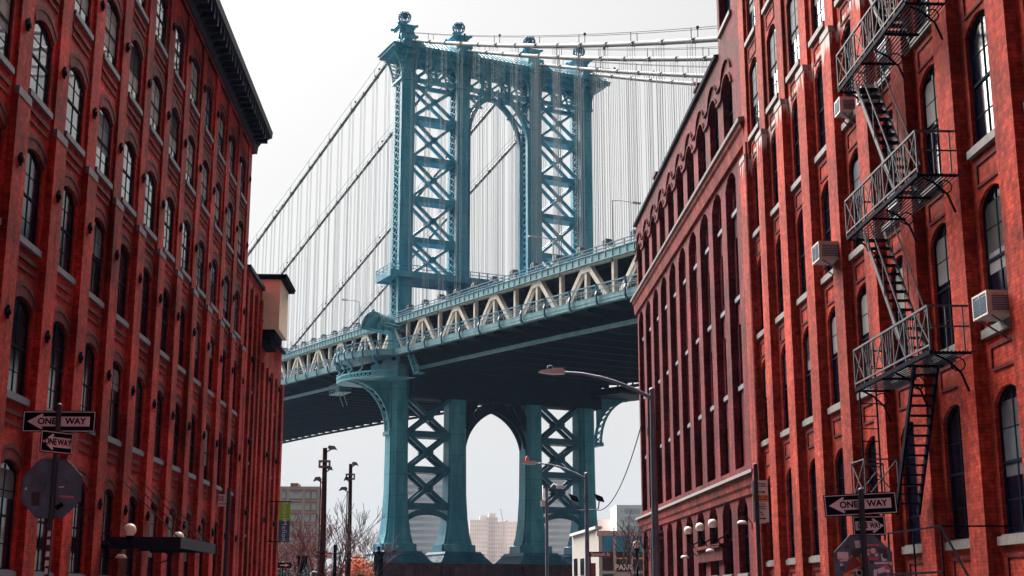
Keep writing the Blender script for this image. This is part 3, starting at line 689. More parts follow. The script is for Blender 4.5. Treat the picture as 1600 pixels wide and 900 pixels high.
# curved brackets holding the side balconies
for s_, te in ((-1, -1.6), (1, 35.6)):
    m = MB(); pts = [(te+s_*(.2+6.4*(1-cos(a_))), 26.5+7.6*sin(a_)) for a_ in [pi/2*k/10 for k in range(11)]]
    for n in (-1.0, 1.0):
        for k in range(10):
            (xa, za), (xb, zb_) = pts[k], pts[k+1]
            m.bar((xa, n, za), (xb, n, zb_), .30, .30)
            if n > 0: m.prism([(te, za), (xa-s_*.3, za), (xb-s_*.3, zb_), (te, zb_)], -.2+.0, .2, 'y')
    for k in range(10):
        (xa, za), (xb, zb_) = pts[k], pts[k+1]
        m.bar((xa, -1.0, za), (xb, 1.0, zb_), .14, .14); m.bar((xa, 1.0, za), (xb, -1.0, zb_), .14, .14)
    m.box(te-.5, te+.5, -1.4, 1.4, 25.9, 26.5)
    m.build('balcony_bracket', M['tower'], tower)
# --- deck
NA, NB, DP = -158, 330, 6.1
def sweep(mb, t0, t1, za, zb, n0, n1, st=6.1):
    k = max(1, int(math.ceil((n1-n0)/st)))
    pts = [n0+(n1-n0)*i/k for i in range(k+1)]
    vs = []
    for n in pts:
        z = zl(n); vs += [(t0,n,z+za),(t1,n,z+za),(t1,n,z+zb),(t0,n,z+zb)]
    fs = [(i*4+j, i*4+(j+1)%4, (i+1)*4+(j+1)%4, (i+1)*4+j) for i in range(k) for j in range(4)] + [(3,2,1,0), tuple(k*4+j for j in range(4))]
    mb.add(vs, fs)
dk = MB(); sweep(dk, -3.3, 38.2, .15, .55, NA, NB)
for t in (3.0, 8.0, 14, 20, 26, 31, 35.5): sweep(dk, t-.25, t+.25, -.75, .15, NA, NB)
sweep(dk, 38.2, 38.7, -2.0, -1.55, NA, NB)
n = -17-11*12.2-0
n = NA+4
beams = []
k = -24
while True:
    n = -17+6.1*k; k += 1
    if n < NA: continue
    if n > NB: break
    beams.append(n)
for n in beams:
    z = zl(n); dk.prism([(-3.2, z+.14), (38.3, z+.14), (38.6, z-1.5), (34, z-1.75), (1.5, z-1.45), (-3.2, z-.3)], n-.2, n+.2, 'y')
    dk.box(38.2, 38.6, n-.5, n+.5, z-1.6, z+.15)
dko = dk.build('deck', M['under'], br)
pp = MB(); sweep(pp, .4, .9, -1.75, -1.3, NA, -6.5); sweep(pp, .4, .9, -1.75, -1.3, 22, NB); pp.build('service_beam', M['deckb'], dko)
up = MB(); sweep(up, -3.3, 38.4, 5.25, 5.55, NA, NB)
for n in beams: up.box(-3.3, 38.3, n-.15, n+.15, zl(n)+4.6, zl(n)+5.25)
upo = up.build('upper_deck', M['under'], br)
NH0, NH1 = -12, 12
def bulge(n): return -5.0-4.0*sqrt(max(0, 1-(n/11.0)**2)) if abs(n) < 11 else -5.0
fa = MB()
for a_, b_ in ((NA, -11), (11, NB)): sweep(fa, -5.15, -5.0, -.35, .55, a_, b_); sweep(fa, -5.2, -3.3, .0, .15, a_, b_)
sweep(fa, 39.0, 39.2, -.35, .55, NA, NB)
bn = [-11+22*k/20 for k in range(21)]
def ribbon(mb, off, z0, z1, zref=None, nn=bn):
    for i in range(len(nn)-1):
        a_, b_ = nn[i], nn[i+1]; ta, tb_ = bulge(a_)+off, bulge(b_)+off
        za, zb_ = (zl(a_), zl(b_)) if zref is None else (zref, zref)
        mb.add([(ta,a_,za+z0),(tb_,b_,zb_+z0),(tb_,b_,zb_+z1),(ta,a_,za+z1),(ta+.15,a_,za+z0),(tb_+.15,b_,zb_+z0),(tb_+.15,b_,zb_+z1),(ta+.15,a_,za+z1)],
               [(0,1,2,3),(7,6,5,4),(0,4,5,1),(3,2,6,7)])
ribbon(fa, -.15, -.35, .55)
for i in range(20):
    a_, b_ = bn[i], bn[i+1]
    fa.add([(bulge(a_),a_,zl(a_)),(bulge(b_),b_,zl(b_)),(-3.2,b_,zl(b_)),(-3.2,a_,zl(a_)),(bulge(a_),a_,zl(a_)+.14),(bulge(b_),b_,zl(b_)+.14),(-3.2,b_,zl(b_)+.14),(-3.2,a_,zl(a_)+.14)], [(0,1,2,3),(7,6,5,4)])
fao = fa.build('walkway_fascia', M['deckb'], br)
# balcony ring beam below the walkway
rb = MB()
ribbon(rb, .1, -2.75, -2.55); ribbon(rb, .1, -3.55, -3.35)
for i in range(20):
    a_, b_ = bn[i], bn[i+1]
    rb.bar((bulge(a_)+.15, a_, zl(a_)-3.4), (bulge(b_)+.15, b_, zl(b_)-2.65), .1, .12, (1,0,0)); rb.bar((bulge(a_)+.15, a_, zl(a_)-2.65), (bulge(b_)+.15, b_, zl(b_)-3.4), .1, .12, (1,0,0))
for i in range(20):
    a_, b_ = bn[i], bn[i+1]
    rb.add([(bulge(a_)+.3,a_,zl(a_)-3.5),(bulge(b_)+.3,b_,zl(b_)-3.5),(-1.5,b_,zl(b_)-3.5),(-1.5,a_,zl(a_)-3.5)], [(0,1,2,3)])
for n in (-8.5, -5, -1.5, 2, 5.5, 8.8):
    t = bulge(n); z = zl(n)
    rb.tube([(t-.05,n,z-.35),(t-.1,n,z-.9),(t+.5,n,z-1.4),(t+.5,n,z-2.1),(t+.05,n,z-2.55)], .16, 6)
rb.box(-2.6, -2.3, -6, 6, zl(0)-3.5, zl(0)+.1)
rb.build('balcony_ring', M['tower'], fao)
bq = MB()
for i in range(20):
    a_, b_ = bn[i], bn[i+1]; q0, q1 = 34.0-bulge(a_), 34.0-bulge(b_)
    for z0_, z1_ in ((-.35,.55),(-3.55,-2.55)):
        bq.add([(q0,a_,zl(a_)+z0_),(q1,b_,zl(b_)+z0_),(q1,b_,zl(b_)+z1_),(q0,a_,zl(a_)+z1_),(33.5,a_,zl(a_)+z0_),(33.5,b_,zl(b_)+z0_),(33.5,b_,zl(b_)+z1_),(33.5,a_,zl(a_)+z1_)],
               [(0,1,2,3),(7,6,5,4),(0,4,5,1),(3,2,6,7)])
    if i % 4 == 2: bq.tube([(q0-.1,a_,zl(a_)-.35),(q0-.5,a_,zl(a_)-1.4),(q0-.1,a_,zl(a_)-2.6)], .16, 6)
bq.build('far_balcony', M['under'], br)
# walkway railing with curved posts
rl = MB()
for z0, r_ in ((1.75, .07), (1.15, .04)):
    sweep(rl, -5.3-r_, -5.3+r_, z0-r_, z0+r_, NA, -11); sweep(rl, -5.3-r_, -5.3+r_, z0-r_, z0+r_, 11, NB); ribbon(rl, -.35, z0-r_, z0+r_)
rl.build('railing', M['towerD'], fao)
ms = MB()   # mesh infill as thin closely set bars
n = NA
while n < 120:
    t = bulge(n)-.28; z = zl(n); ms.bar((t,n,z+.5),(t,n,z+1.7),.035,.035,(1,0,0)); n += .42
ms.build('railing_bars', M['deckb'], fao)
for i, n in enumerate(beams[:]):
    if abs(n) < 11: continue
    z = zl(n)
    if i == 0 or 'rpost' not in globals():
        q = MB()
        for a_, b_ in (((.06,0,-.6),(-.25,0,-.1)),((-.25,0,-.1),(-.3,0,.6)),((-.3,0,.6),(-.12,0,1.1)),((-.12,0,1.1),(-.3,0,1.85))): q.bar(a_, b_, .2, .24, (0,1,0))
        rpost = q.build('railing_post', M['towerD'], fao); rpost.location = (-5.15, n, z)
    else:
        c_ = rpost.copy(); COL.objects.link(c_); c_.parent = fao; c_.location = (-5.15, n, z)
for n in (-9.5,-6.5,-3.5,-.5,2.5,5.5,8.5,10.6):
    c_ = rpost.copy(); COL.objects.link(c_); c_.parent = fao; c_.location = (bulge(n)-.15, n, zl(n))
# upper fascia and railing
uf = MB(); sweep(uf, -3.5, -3.3, 5.1, 5.95, NA, NB); sweep(uf, -3.62, -3.28, 5.95, 6.05, NA, NB); sweep(uf, -3.62, -3.28, 5.02, 5.1, NA, NB)
n = NA
while n < NB:
    z = zl(n); uf.box(-3.58, -3.5, n-.06, n+.06, z+5.1, z+5.95); n += 1.53
ufo = uf.build('upper_fascia', M['deckb'], upo)
ur = MB()
for z0 in (6.35, 6.75): sweep(ur, -3.5, -3.38, z0-.05, z0+.05, NA, NB)
n = NA
while n < NB: z = zl(n); ur.box(-3.48, -3.4, n-.05, n+.05, z+6.0, z+6.8); n += 2.03
sweep(ur, 38.4, 38.5, 5.6, 6.7, NA, NB)
ur.build('upper_railing', M['towerD'], upo)
# stiffening trusses
def truss(t, mat, n0, n1, name):
    m = MB(); sweep(m, t-.3, t+.3, .55, 1.0, n0, n1); sweep(m, t-.3, t+.3, 4.85, 5.0, n0, n1)
    k = -14
    while True:
        n = -17+12.2*k; k += 1
        if n < n0+7: continue
        if n > n1-7: break
        z = zl(n)
        m.bar((t, n, z+.6), (t, n, z+4.9), .5, .5, (0,1,0))
        m.bar((t, n+6.1, zl(n+6.1)+.6), (t, n+6.1, zl(n+6.1)+5.0), .5, .5, (0,1,0))
        for s_ in (-1, 1):
            m.bar((t-.22, n+s_*.55, z+4.9), (t-.22, n+s_*4.9, zl(n+s_*4.9)+.7), .6, .16, (1,0,0))
            m.bar((t+.22, n+s_*.55, z+4.9), (t+.22, n+s_*4.9, zl(n+s_*4.9)+.7), .6, .16, (1,0,0))
        m.box(t-.32, t+.32, n-1.0, n+1.0, z+4.2, z+4.9)
        # ladder-like fence between roadway and walkway
    return m.build(name, mat, br)
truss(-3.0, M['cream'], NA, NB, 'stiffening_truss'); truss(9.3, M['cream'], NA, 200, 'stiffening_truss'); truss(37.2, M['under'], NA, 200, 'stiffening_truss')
fc = MB()
for z0 in (.9, 1.4, 1.9, 2.35): sweep(fc, -2.2, -2.14, z0, z0+.09, NA, 140)
n = NA
while n < 140: z = zl(n); fc.bar((-2.17,n,z+.5),(-2.17,n,z+2.4),.07,.07,(1,0,0)); n += 1.22
fc.build('track_fence', M['cream'], dko)
# hooded lookout on the balcony
hd = MB(); nA = 14; R0 = 2.7
zb0 = 0.0
for j, (ta, tb_, ra, rb_) in enumerate(((-8.4,-7.9,R0,R0),(-7.9,-4.9,R0-.22,R0-.3),(-4.9,-3.6,R0-.3,1.7),(-3.6,-2.6,1.7,.5))):
    for k in range(nA):
        a0, a1 = pi*k/nA, pi*(k+1)/nA
        def pt(t, r, a): return (t, r*cos(a)*.95+ .3, r*sin(a)*.92)
        th = .35 if j == 0 else .18
        hd.add([pt(ta,ra,a0),pt(ta,ra,a1),pt(tb_,rb_,a1),pt(tb_,rb_,a0),pt(ta,ra-th,a0),pt(ta,ra-th,a1),pt(tb_,rb_-th,a1),pt(tb_,rb_-th,a0)],
               [(0,1,2,3),(7,6,5,4),(0,4,5,1),(3,2,6,7)], True)
hd.box(-8.3, -2.6, -2.5, -2.1, zb0-.35, zb0+.05); hd.box(-8.3, -2.6, 2.7, 3.1, zb0-.35, zb0+.05)
for k in range(16): hd.ball((-8.0+k*.34, -2.55, zb0+.05), .16, 6, 4)
for k in range(13):
    a = pi*(k+.5)/13; hd.ball((-8.45, R0*.93*cos(a)*.95+.3, zb0+R0*.93*sin(a)*.92), .16, 6, 4)
hd.ball((-8.2, .3, zb0+R0*.95), .35, 8, 6)
hd.box(-2.8, -1.0, -2.2, 2.6, zb0-.5, zb0+1.2)
hd.box(-2.9, -2.4, -1.0, 1.4, -4.6, -.5)
ho = hd.build('lookout_hood', M['deckb'], fao)
for i_, v in enumerate(ho.data.vertices): v.co.x += 5.5
ho.location = (-5.4, -7.2, 41.4); ho.rotation_euler = (0, 0, radians(28)); ho.scale = (.88, .88, .88)

# stairs and small inspection platforms hanging under the walkway
for (t, n, z, h) in ((-3.9, -13.2, zl(-13), 3.6), (-4.2, 13.0, zl(13), 3.4)):
    st = MB(); st.bar((t, n, z-.4), (t, n-2.6, z-h), .1, .25); st.bar((t+.8, n, z-.4), (t+.8, n-2.6, z-h), .1, .25)
    st.bar((t, n, z+.5-.4), (t, n-2.6, z-h+.9), .07, .07); st.bar((t+.8, n, z+.1), (t+.8, n-2.6, z-h+.9), .07, .07)
    for k in range(9): st.box(t, t+.8, n-.3*k-.15, n-.3*k+.1, z-.5-(h-.5)*k/9, z-.44-(h-.5)*k/9)
    st.box(t-.1, t+1.0, n-4.2, n-2.6, z-h-.15, z-h); 
    for nn in (n-4.2, n-3.4, n-2.6): st.box(t-.1, t-.02, nn-.05, nn+.05, z-h, z-h+1.1)
    st.bar((t-.06, n-4.2, z-h+1.05), (t-.06, n-2.6, z-h+1.05), .08, .08)
    st.build('access_stair', M['tower'], fao)
cg = MB(); n0 = 21.5; z0 = zl(n0)-3.3; t0 = -2.6
cg.box(t0, t0+2.2, n0, n0+5.2, z0-.1, z0)
for z in (.5, 1.0, 1.5):
    cg.bar((t0,n0,z0+z),(t0,n0+5.2,z0+z),.07,.07); cg.bar((t0,n0,z0+z),(t0+2.2,n0,z0+z),.07,.07)
for k in range(6): cg.box(t0-.04,t0+.04,n0+k*1.04-.04,n0+k*1.04+.04,z0,z0+1.5)
cg.box(t0+.1, t0+1.2, n0+.6, n0+2.2, z0, z0+1.0); cg.bar((t0+1, n0+1, z0), (t0+1, n0-1.5, z0-2.6), .1, .1); cg.bar((t0+1, n0+3, z0), (t0+1, n0+.5, z0-2.6), .1, .1)
cg.build('inspection_cradle', M['deckb'], fao)
# --- cables
def cable_z(i, n):
    if n < 0: l = -n; return 92.1-.43*l+.00048*l*l
    sl_ = (.158, .166, .20, .20)[i]
    return 92.0-sl_*n-.00006*n*n
cabs = []
for i, t in enumerate(LEG):
    m = MB(); pts = []
    n = -158
    while n <= 330: pts.append((t, n, cable_z(i, n))); n += 6.1
    m.tube(pts, .29, 8)
    for p in pts[::1]: m.lathe([(.37,-.2),(.37,.2)], p, 8)
    m.box(t-.6, t+.6, -2.2, 2.2, 91.6, 92.35)
    c = m.build('main_cable', M['cable'], br); cabs.append(c)
    hr = MB()
    for off in (-.42, .42):
        hr.tube([(t+off, p[1], p[2]+1.35) for p in pts], .03, 4)
    for p in pts[::2]:
        hr.bar((t-.42,p[1],p[2]), (t-.42,p[1],p[2]+1.4), .06, .06, (1,0,0)); hr.bar((t+.42,p[1],p[2]), (t+.42,p[1],p[2]+1.4), .06, .06, (1,0,0))
        if random.random() < .4: hr.ball((t+.42,p[1],p[2]+1.6), .2, 6, 4)
    hr.build('hand_lines', M['iron'], c)
def susp(mb, t, n, i):
    z1 = cable_z(i, n); z0 = zl(n)+5.6
    if z1-z0 < 1: return
    for dt, dn in ((-.33,-.28),(.33,-.28),(-.33,.28),(.33,.28)):
        mb.bar((t+dt,n+dn,z0+2.5), (t+dt,n+dn,z1), .042, .042, (1,0,0))
        mb.bar((t+dt,n+dn,z0-.3), (t+dt,n+dn,z0+2.4), .07, .07, (1,0,0)); mb.box(t+dt-.15,t+dt+.15,n+dn-.15,n+dn+.15,z0+2.2,z0+2.75)
    mb.box(t-.4, t+.4, n-.35, n+.35, z0+2.75, z0+2.9)
for i, t in enumerate(LEG):
    rest = MB(); cnt = 0
    for k, n in enumerate(beams):
        if abs(n) < 4: continue
        near = -90 < n < 140
        if near and i < 2:
            q = MB(); susp(q, t, n, i)
            if q.v: q.build('suspender', M['rope'], cabs[i]); cnt += 1
        else: susp(rest, t, n, i)
    if rest.v: o = rest.build('suspender', M['rope'], cabs[i]); o['kind'] = 'stuff'
# masonry pier of the tower
pm = MB(); pm.box(-5.0, 39.0, -6.2, 6.2, -3, 4.6); pm.box(-4.4, 38.4, -5.6, 5.6, 4.6, 6.2); pm.box(-4.9, 38.9, -6.1, 6.1, 5.95, 6.38)
for t0 in LEG: pm.box(t0-4.6, t0+4.6, -6.7, 6.7, -3, 6.0)
pm.build('masonry_pier', M['stonep'], br)
# lamp posts standing on the upper roadway
def deck_lamp(t, n, h, arm, label):
    p0 = Vector(TO) + Matrix.Rotation(TA, 3, 'Z') @ Vector((t, n, zl(n)+5.5))
    e = empty('bridge_lamp', p0, label, 'street lamp', rz=TA, group='lamps on the bridge roadway')
    m = MB(); m.tube([(0,0,0),(0,0,h)], [.12,.08], 6); m.tube([(0,0,h),(arm*.5,0,h+.15),(arm,0,h+.1)], .06, 5); m.build('pole', M['white'], e)
    m = MB(); m.box(arm-.2 if arm > 0 else arm-.9, arm+.9 if arm > 0 else arm+.2, -.2, .2, h+.02, h+.2); m.build('lamp_head', M['lampw'], e)
deck_lamp(1.5, -64, 8.3, 3.0, 'thin pale lamp post on the upper bridge roadway in front of the rightmost tower leg')
deck_lamp(1.5, -49, 6.0, -2.6, 'thin lamp post on the bridge roadway beside the third tower leg')
deck_lamp(1.5, 24, 7.5, -2.4, 'lamp post on the bridge roadway left of the tower above the hooded lookout')

# ------------------------------------------------------------------ fire escape on the tall brick building
fe = empty('fire_escape', (XR-.0, 31.05, -.25), 'black iron fire escape with railed balconies and steep stairs zigzagging down the tall right facade', 'fire escape')
OX, OY = XR, 31.3
def L_(x, y, z): return (x-OX, y-OY, z)
FX = 9.38
for pi_, z in enumerate((17.95, 14.2, 10.4, 6.7)):
    ya, yb = 26.3, 31.45
    m = MB()
    for k in range(12):
        x = FX+.02+k*.082
        m.bar(L_(x, ya, z), L_(x, yb, z), .022, .02)
    for y in (ya, 27.9, 29.6, yb): m.bar(L_(FX, y, z-.04), L_(XR-.3, y, z-.04), .05, .05)
    m.bar(L_(FX, ya, z-.02), L_(FX, yb, z-.02), .05, .09)
    pl = m.build('balcony_floor', M['iron'], fe)
    r = MB(); zt, zm = z+.92, z+.12
    r.bar(L_(FX, ya, zt), L_(FX, yb, zt), .045, .045); r.bar(L_(FX, ya, zm), L_(FX, yb, zm), .04, .04)
    k = 7; st_ = (yb-ya)/k
    for i in range(k+1): y = ya+i*st_; r.bar(L_(FX, y, z), L_(FX, y, zt), .035, .035)
    for i in range(k):
        y = ya+i*st_
        if i % 2 == 0:
            r.bar(L_(FX, y, zm), L_(FX, y+st_, zt), .022, .022); r.bar(L_(FX, y, zt), L_(FX, y+st_, zm), .022, .022)
        else:
            for q in (.3, .5, .7): r.bar(L_(FX, y+st_*q, zm), L_(FX, y+st_*q, zt), .02, .02)
            r.bar(L_(FX, y, zt), L_(FX, y+st_*.5, zm), .02, .02); r.bar(L_(FX, y+st_, zt), L_(FX, y+st_*.5, zm), .02, .02)
    for y in (ya, yb):
        r.bar(L_(FX, y, zt), L_(XR-.3, y, zt), .04, .04); r.bar(L_(FX, y, z+.5), L_(XR-.3, y, z+.5), .03, .03)
        for x in (FX+.35, FX+.7): r.bar(L_(x, y, z), L_(x, y, zt), .025, .025)
    r.build('railing', M['ironlt'], pl)
    for y in (ya+.1, 28.8, yb-.1):
        b_ = MB(); b_.tube([L_(FX+.1, y, z-.05), L_(9.75, y, z-.18), L_(10.0, y, z-.42), L_(XR-.36, y, z-.8)], .025, 5)
        b_.tube([L_(9.95+.15*cos(a), y, z-.25+.14*sin(a)) for a in [2*pi*k/10 for k in range(11)]], .015, 4)
        b_.build('bracket', M['iron'], pl)
for zt_, zb_ in ((17.95, 14.2), (14.2, 10.4), (10.4, 6.7)):
    m = MB(); yt, yb = 30.9, 28.3
    for x in (9.62, 10.12):
        m.bar(L_(x, yt, zt_), L_(x, yb, zb_), .03, .12)
    ss = m.build('stair', M['ironlt'], fe)
    m = MB()
    for k in range(1, 15):
        f_ = k/15; y = yt+(yb-yt)*f_; z = zt_+(zb_-zt_)*f_
        m.box(9.64-OX, 10.10-OX, y-.11-OY, y+.11-OY, z-.012, z+.012)
    m.build('treads', M['iron'], ss)
    m = MB()
    for x in (9.60, 10.16):
        m.bar(L_(x, yt, zt_+.85), L_(x, yb, zb_+.85), .028, .028)
        for f_ in (.15, .5, .85): y = yt+(yb-yt)*f_; z = zt_+(zb_-zt_)*f_; m.bar(L_(x, y, z), L_(x, y, z+.86), .02, .02)
    m.build('handrail', M['ironlt'], ss)
m = MB()
for x in (9.62, 10.12): m.bar(L_(x, 28.0, 6.7), L_(x, 29.8, 3.7), .05, .13)
for k in range(1, 15): f_ = k/15; m.box(9.64-OX, 10.1-OX, 28.0+1.8*f_-.12-OY, 28.0+1.8*f_+.12-OY, 6.7-3.0*f_-.012, 6.7-3.0*f_+.012)
m.build('drop_stair', M['iron'], fe)
m = MB()
for x in (9.55, 9.95): m.bar(L_(x, 31.75, 7.6), L_(x, 31.75, 3.2), .035, .035)
for k in range(14): m.bar(L_(9.55, 31.75, 3.4+k*.3), L_(9.95, 31.75, 3.4+k*.3), .022, .022)
m.build('ladder', M['iron'], fe)
m = MB(); z = 4.0
m.box(9.3-OX, 10.1-OX, 30.9-OY, 32.0-OY, z-.05, z)
for x in (9.32, 10.08):
    for y in (30.92, 31.98): m.bar(L_(x, y, z), L_(x, y, z+1.0), .03, .03)
for a_, b_ in (((9.32,30.92),(9.32,31.98)),((9.32,30.92),(10.08,30.92)),((9.32,31.98),(10.08,31.98))):
    m.bar(L_(*a_, z+1.0), L_(*b_, z+1.0), .03, .03); m.bar(L_(*a_, z+.1), L_(*b_, z+1.0), .02, .02); m.bar(L_(*a_, z+1.0), L_(*b_, z+.1), .02, .02)
m.build('ladder_cage', M['ironlt'], fe)

# ------------------------------------------------------------------ air conditioners
def ac_unit(y, z, w, h, d, label, xw=XR+.1, brace=True):
    e = empty('air_conditioner', (xw, y, z), label, 'air conditioner', group='window air conditioners')
    m = MB(); x1 = -d; m.box(x1+.02, .05, -w/2, w/2, 0, h)
    for (a, b_, c_, d_) in ((-w/2, w/2, 0, .04), (-w/2, w/2, h-.04, h), (-w/2, -w/2+.04, .04, h-.04), (w/2-.04, w/2, .04, h-.04), (-.015, .015, .04, h-.04)):
        m.box(x1, x1+.02, a, b_, c_, d_)
    # case rim on the side that looks down the street
    for (a, b_, c_, d_) in ((x1+.02, 0, h-.05, h), (x1+.02, 0, 0, .05), (x1+.02, x1+.08, .05, h-.05), (-.06, 0, .05, h-.05)): m.box(a, b_, -w/2-.012, -w/2, c_, d_)
    m.build('case', M['acw'], e)
    q = MB()
    for k in range(8): zz = .07+k*(h-.14)/8; q.box(x1-.006, x1+.018, -w/2+.05, w/2-.05, zz, zz+.02)
    for k in range(7): zz = .08+k*(h-.16)/7; q.box(x1+.1, -.08, -w/2-.009, -w/2-.002, zz, zz+.026)
    q.build('grille', M['signback'], e)
    if brace:
        for yy in (-w/2+.08, w/2-.08):
            q = MB(); q.bar((x1+.1, yy, 0), (0, yy, -.4), .03, .03); q.build('support', M['galv'], e)
ac_unit(35.4, 10.6, .72, .50, .72, 'boxy white air conditioner on brackets in the bright bays left of the fire escape', xw=XR-.05)
ac_unit(24.7, 6.85, .72, .46, .70, 'white two-panel air conditioner low in the window right of the fire escape', xw=XR+.1)
ac_unit(30.1, 14.35, .6, .40, .45, 'air conditioner behind the railing of the upper fire escape balcony')
ac_unit(30.05, 10.6, .6, .40, .45, 'air conditioner behind the railing of the middle fire escape balcony')
ac_unit(31.75, 13.85, .45, .4, .55, 'small air conditioner in the window just left of the upper fire escape balcony')
ac_unit(33.85, 14.3, .5, .42, .5, 'air conditioner in the high window two bays left of the fire escape')
e = empty('window_vent', (XR+.05, 24.0, 12.35), 'small square louvred vent set in the top of the high window at the right edge', 'vent')
m = MB(); m.box(-.05,.05,-.3,.3,0,.05); m.box(-.05,.05,-.3,.3,.5,.55); m.box(-.05,.05,-.3,-.25,.05,.5); m.box(-.05,.05,.25,.3,.05,.5); m.build('frame', M['beige'], e)
m = MB()
for k in range(7): m.box(-.03,.04,-.25,.25,.07+k*.062,.10+k*.062)
m.build('louvres', M['iron'], e)

# ------------------------------------------------------------------ globe lamps on the facades
def globe_lamp(x, y, z, r, wallx, label, grp, mat='globe'):
    e = empty('globe_lamp', (x, y, z), label, 'wall lamp', group=grp)
    m = MB(); m.ball((0,0,0), r, 20, 12); m.build('globe', M['globe'], e)
    m = MB(); m.lathe([(.001,-r-.12),(.07,-r-.1),(.10,-r+.0),(.11,-r+.06)], (0,0,0), 10)
    wx = wallx-x
    m.tube([(0,0,-r-.1),(0,0,-r-.3),(wx*.35,0,-r-.42),(wx*.7,0,-r-.3),(wx,0,-r-.15)], .035, 6)
    m.tube([(wx*.3,0,-r-.4),(wx*.5,0,-r-.65),(wx,0,-r-.75)], .025, 6); m.lathe([(.08,-.06),(.08,.06)], (wx,0,-r-.3), 8)
    m.build('bracket', M['iron'], e)
for y, z, lab in ((58.7, 4.42, 'left of three'), (55.8, 4.42, 'middle of three'), (53.0, 4.42, 'right of three')):
    globe_lamp(9.95, y, z, .185, XF, 'white globe lamp, the %s in the row on the far right brick building' % lab, 'globe lamps in a row on the right')
for y, z, r_, lab in ((43.9, 3.72, .205, 'full white globe lamp above the left end of the dark entrance canopy'), (51.5, 3.80, .21, 'white globe lamp half hidden behind the dark canopy on the left building')):
    globe_lamp(-10.45, y, z, r_, XL+.27, lab, 'globe lamps over the left entrance')
def swan(x, y, z, wx, label, grp):
    e = empty('hooded_wall_lamp', (x, y, z), label, 'wall lamp', group=grp)
    m = MB(); m.lathe([(.001,.10),(.10,.09),(.17,.03),(.19,-.03),(.17,-.03)], (0,0,0), 12); m.build('lamp_shade', M['white'], e)
    m = MB(); m.tube([(0,0,.09),(0,0,.2),((wx-x)*.5,0,.24),(wx-x,0,.0),(wx-x,0,-.2)], .02, 5); m.build('arm', M['iron'], e)
swan(9.8, 46.7, 4.12, XR-.36, 'small white hooded lamp on the corner pilaster beside the parking sign', 'hooded lamps on the right facade')
swan(9.8, 43.8, 4.0, XR-.36, 'small white hooded lamp one pilaster nearer than the one by the parking sign', 'hooded lamps on the right facade')
swan(9.9, 59.5, 3.3, XF-.01, 'small white hooded lamp below the left globe of the three', 'hooded lamps by the right entrance')
swan(9.9, 53.4, 3.38, XF-.01, 'small white hooded lamp below the right globe of the three', 'hooded lamps by the right entrance')
swan(-10.6, 43.6, 2.86, XL+.27, 'small white hooded lamp under the left canopy', 'hooded lamps by the left entrance')

# ------------------------------------------------------------------ street lamps
def cobra(x, y, h, arm, label, r=.1, red=False, flood=False, sag=.55):
    e = empty('street_lamp', (x, y, 0), label, 'street lamp')
    m = MB(); m.tube([(0,0,0),(0,0,h*.5),(0,0,h)], [r*1.35, r*1.15, r*.85], 10); m.lathe([(r*2.2,0),(r*2.2,.5),(r*1.5,.6)], (0,0,.13), 10); m.ball((0,0,h+.05), r*1.0, 8, 6)
    m.tube([(0,0,h-1.6),(-.18,0,h-1.6),(-.18,0,h-1.35)], .04, 6); m.build('pole', M['galv'], e)
    a = MB(); P = [(0,0,h-.25)] + [(-arm*t_, 0, h-.25+.95*(1-(1-t_)**1.9)) for t_ in (.2,.4,.6,.8,1)]
    a.tube(P, [.075,.07,.065,.055,.05,.045], 8); a.build('arm', M['galv'], e)
    L0 = MB(); z = P[-1][2]
    L0.prism([(-arm-.95, z+.0), (-arm-.85, z+.06), (-arm-.38, z+.12), (-arm+.0, z+.10), (-arm+.02, z-.06), (-arm-.4, z-.08)], -.16, .16, 'y')
    L0.box(-arm-.42, -arm-.05, -.19, .19, z-.02, z+.14); lo = L0.build('lamp_head', M['lampw'], e)
    if red:
        q = MB(); q.lathe([(.10,0),(.11,.1),(.07,.28),(.001,.34)], (-arm-.55,0,z+.12), 8); q.build('red_beacon', M['red'], lo)
    else:
        q = MB(); q.tube([(-arm-.62,0,z+.1),(-arm-.6,0,z+.24),(-arm-.45,0,z+.26),(-arm-.42,0,z+.14)], .02, 5); q.build('bird_guard', M['galv'], lo)
    if flood:
        for s_ in (-1, 1):
            f = MB(); f.tube([(0,0,h-2.15),(s_*.5,0,h-2.15),(s_*.72,0,h-2.05),(s_*.78,0,h-1.6)], .045, 6); fo = f.build('flood_arm', M['galv'], e)
            q = MB(); q.prism([(s_*.78-.32,h-1.15),(s_*.78+.18,h-1.35),(s_*.78+.3,h-1.65),(s_*.78-.12,h-1.55)], -.25, .25, 'y'); q.build('flood_lamp', M['iron'], fo)
    return e
p = at(1018, 612, 49); cobra(p.x+.02, 49, p.z, 3.25, 'tall grey street lamp on the right with a long curved arm reaching over the street', .11)
p = at(916, 742, 83); cobra(p.x, 83, p.z, 3.1, 'grey street lamp with two square floodlights and a red beacon on its lamp head', .12, True, True)
p = at(854, 762, 95)
e = empty('camera_pole', (p.x, 95, 0), 'thin pale pole with a small camera bracket before the third tower leg', 'pole')
m = MB(); m.tube([(0,0,0),(0,0,p.z)], [.14,.10], 8); m.box(-.25,.25,-.1,.1,p.z-.05,p.z+.1); m.build('pole', M['galv'], e)
m = MB(); m.tube([(0,0,p.z-.2),(.5,0,p.z+.25),(.9,0,p.z+.1)], .05, 5); m.box(.7,1.25,-.12,.12,p.z-.05,p.z+.15); m.box(-.4,-.1,-.15,.15,p.z-1.3,p.z-.9); m.build('camera_bracket', M['lampw'], e)
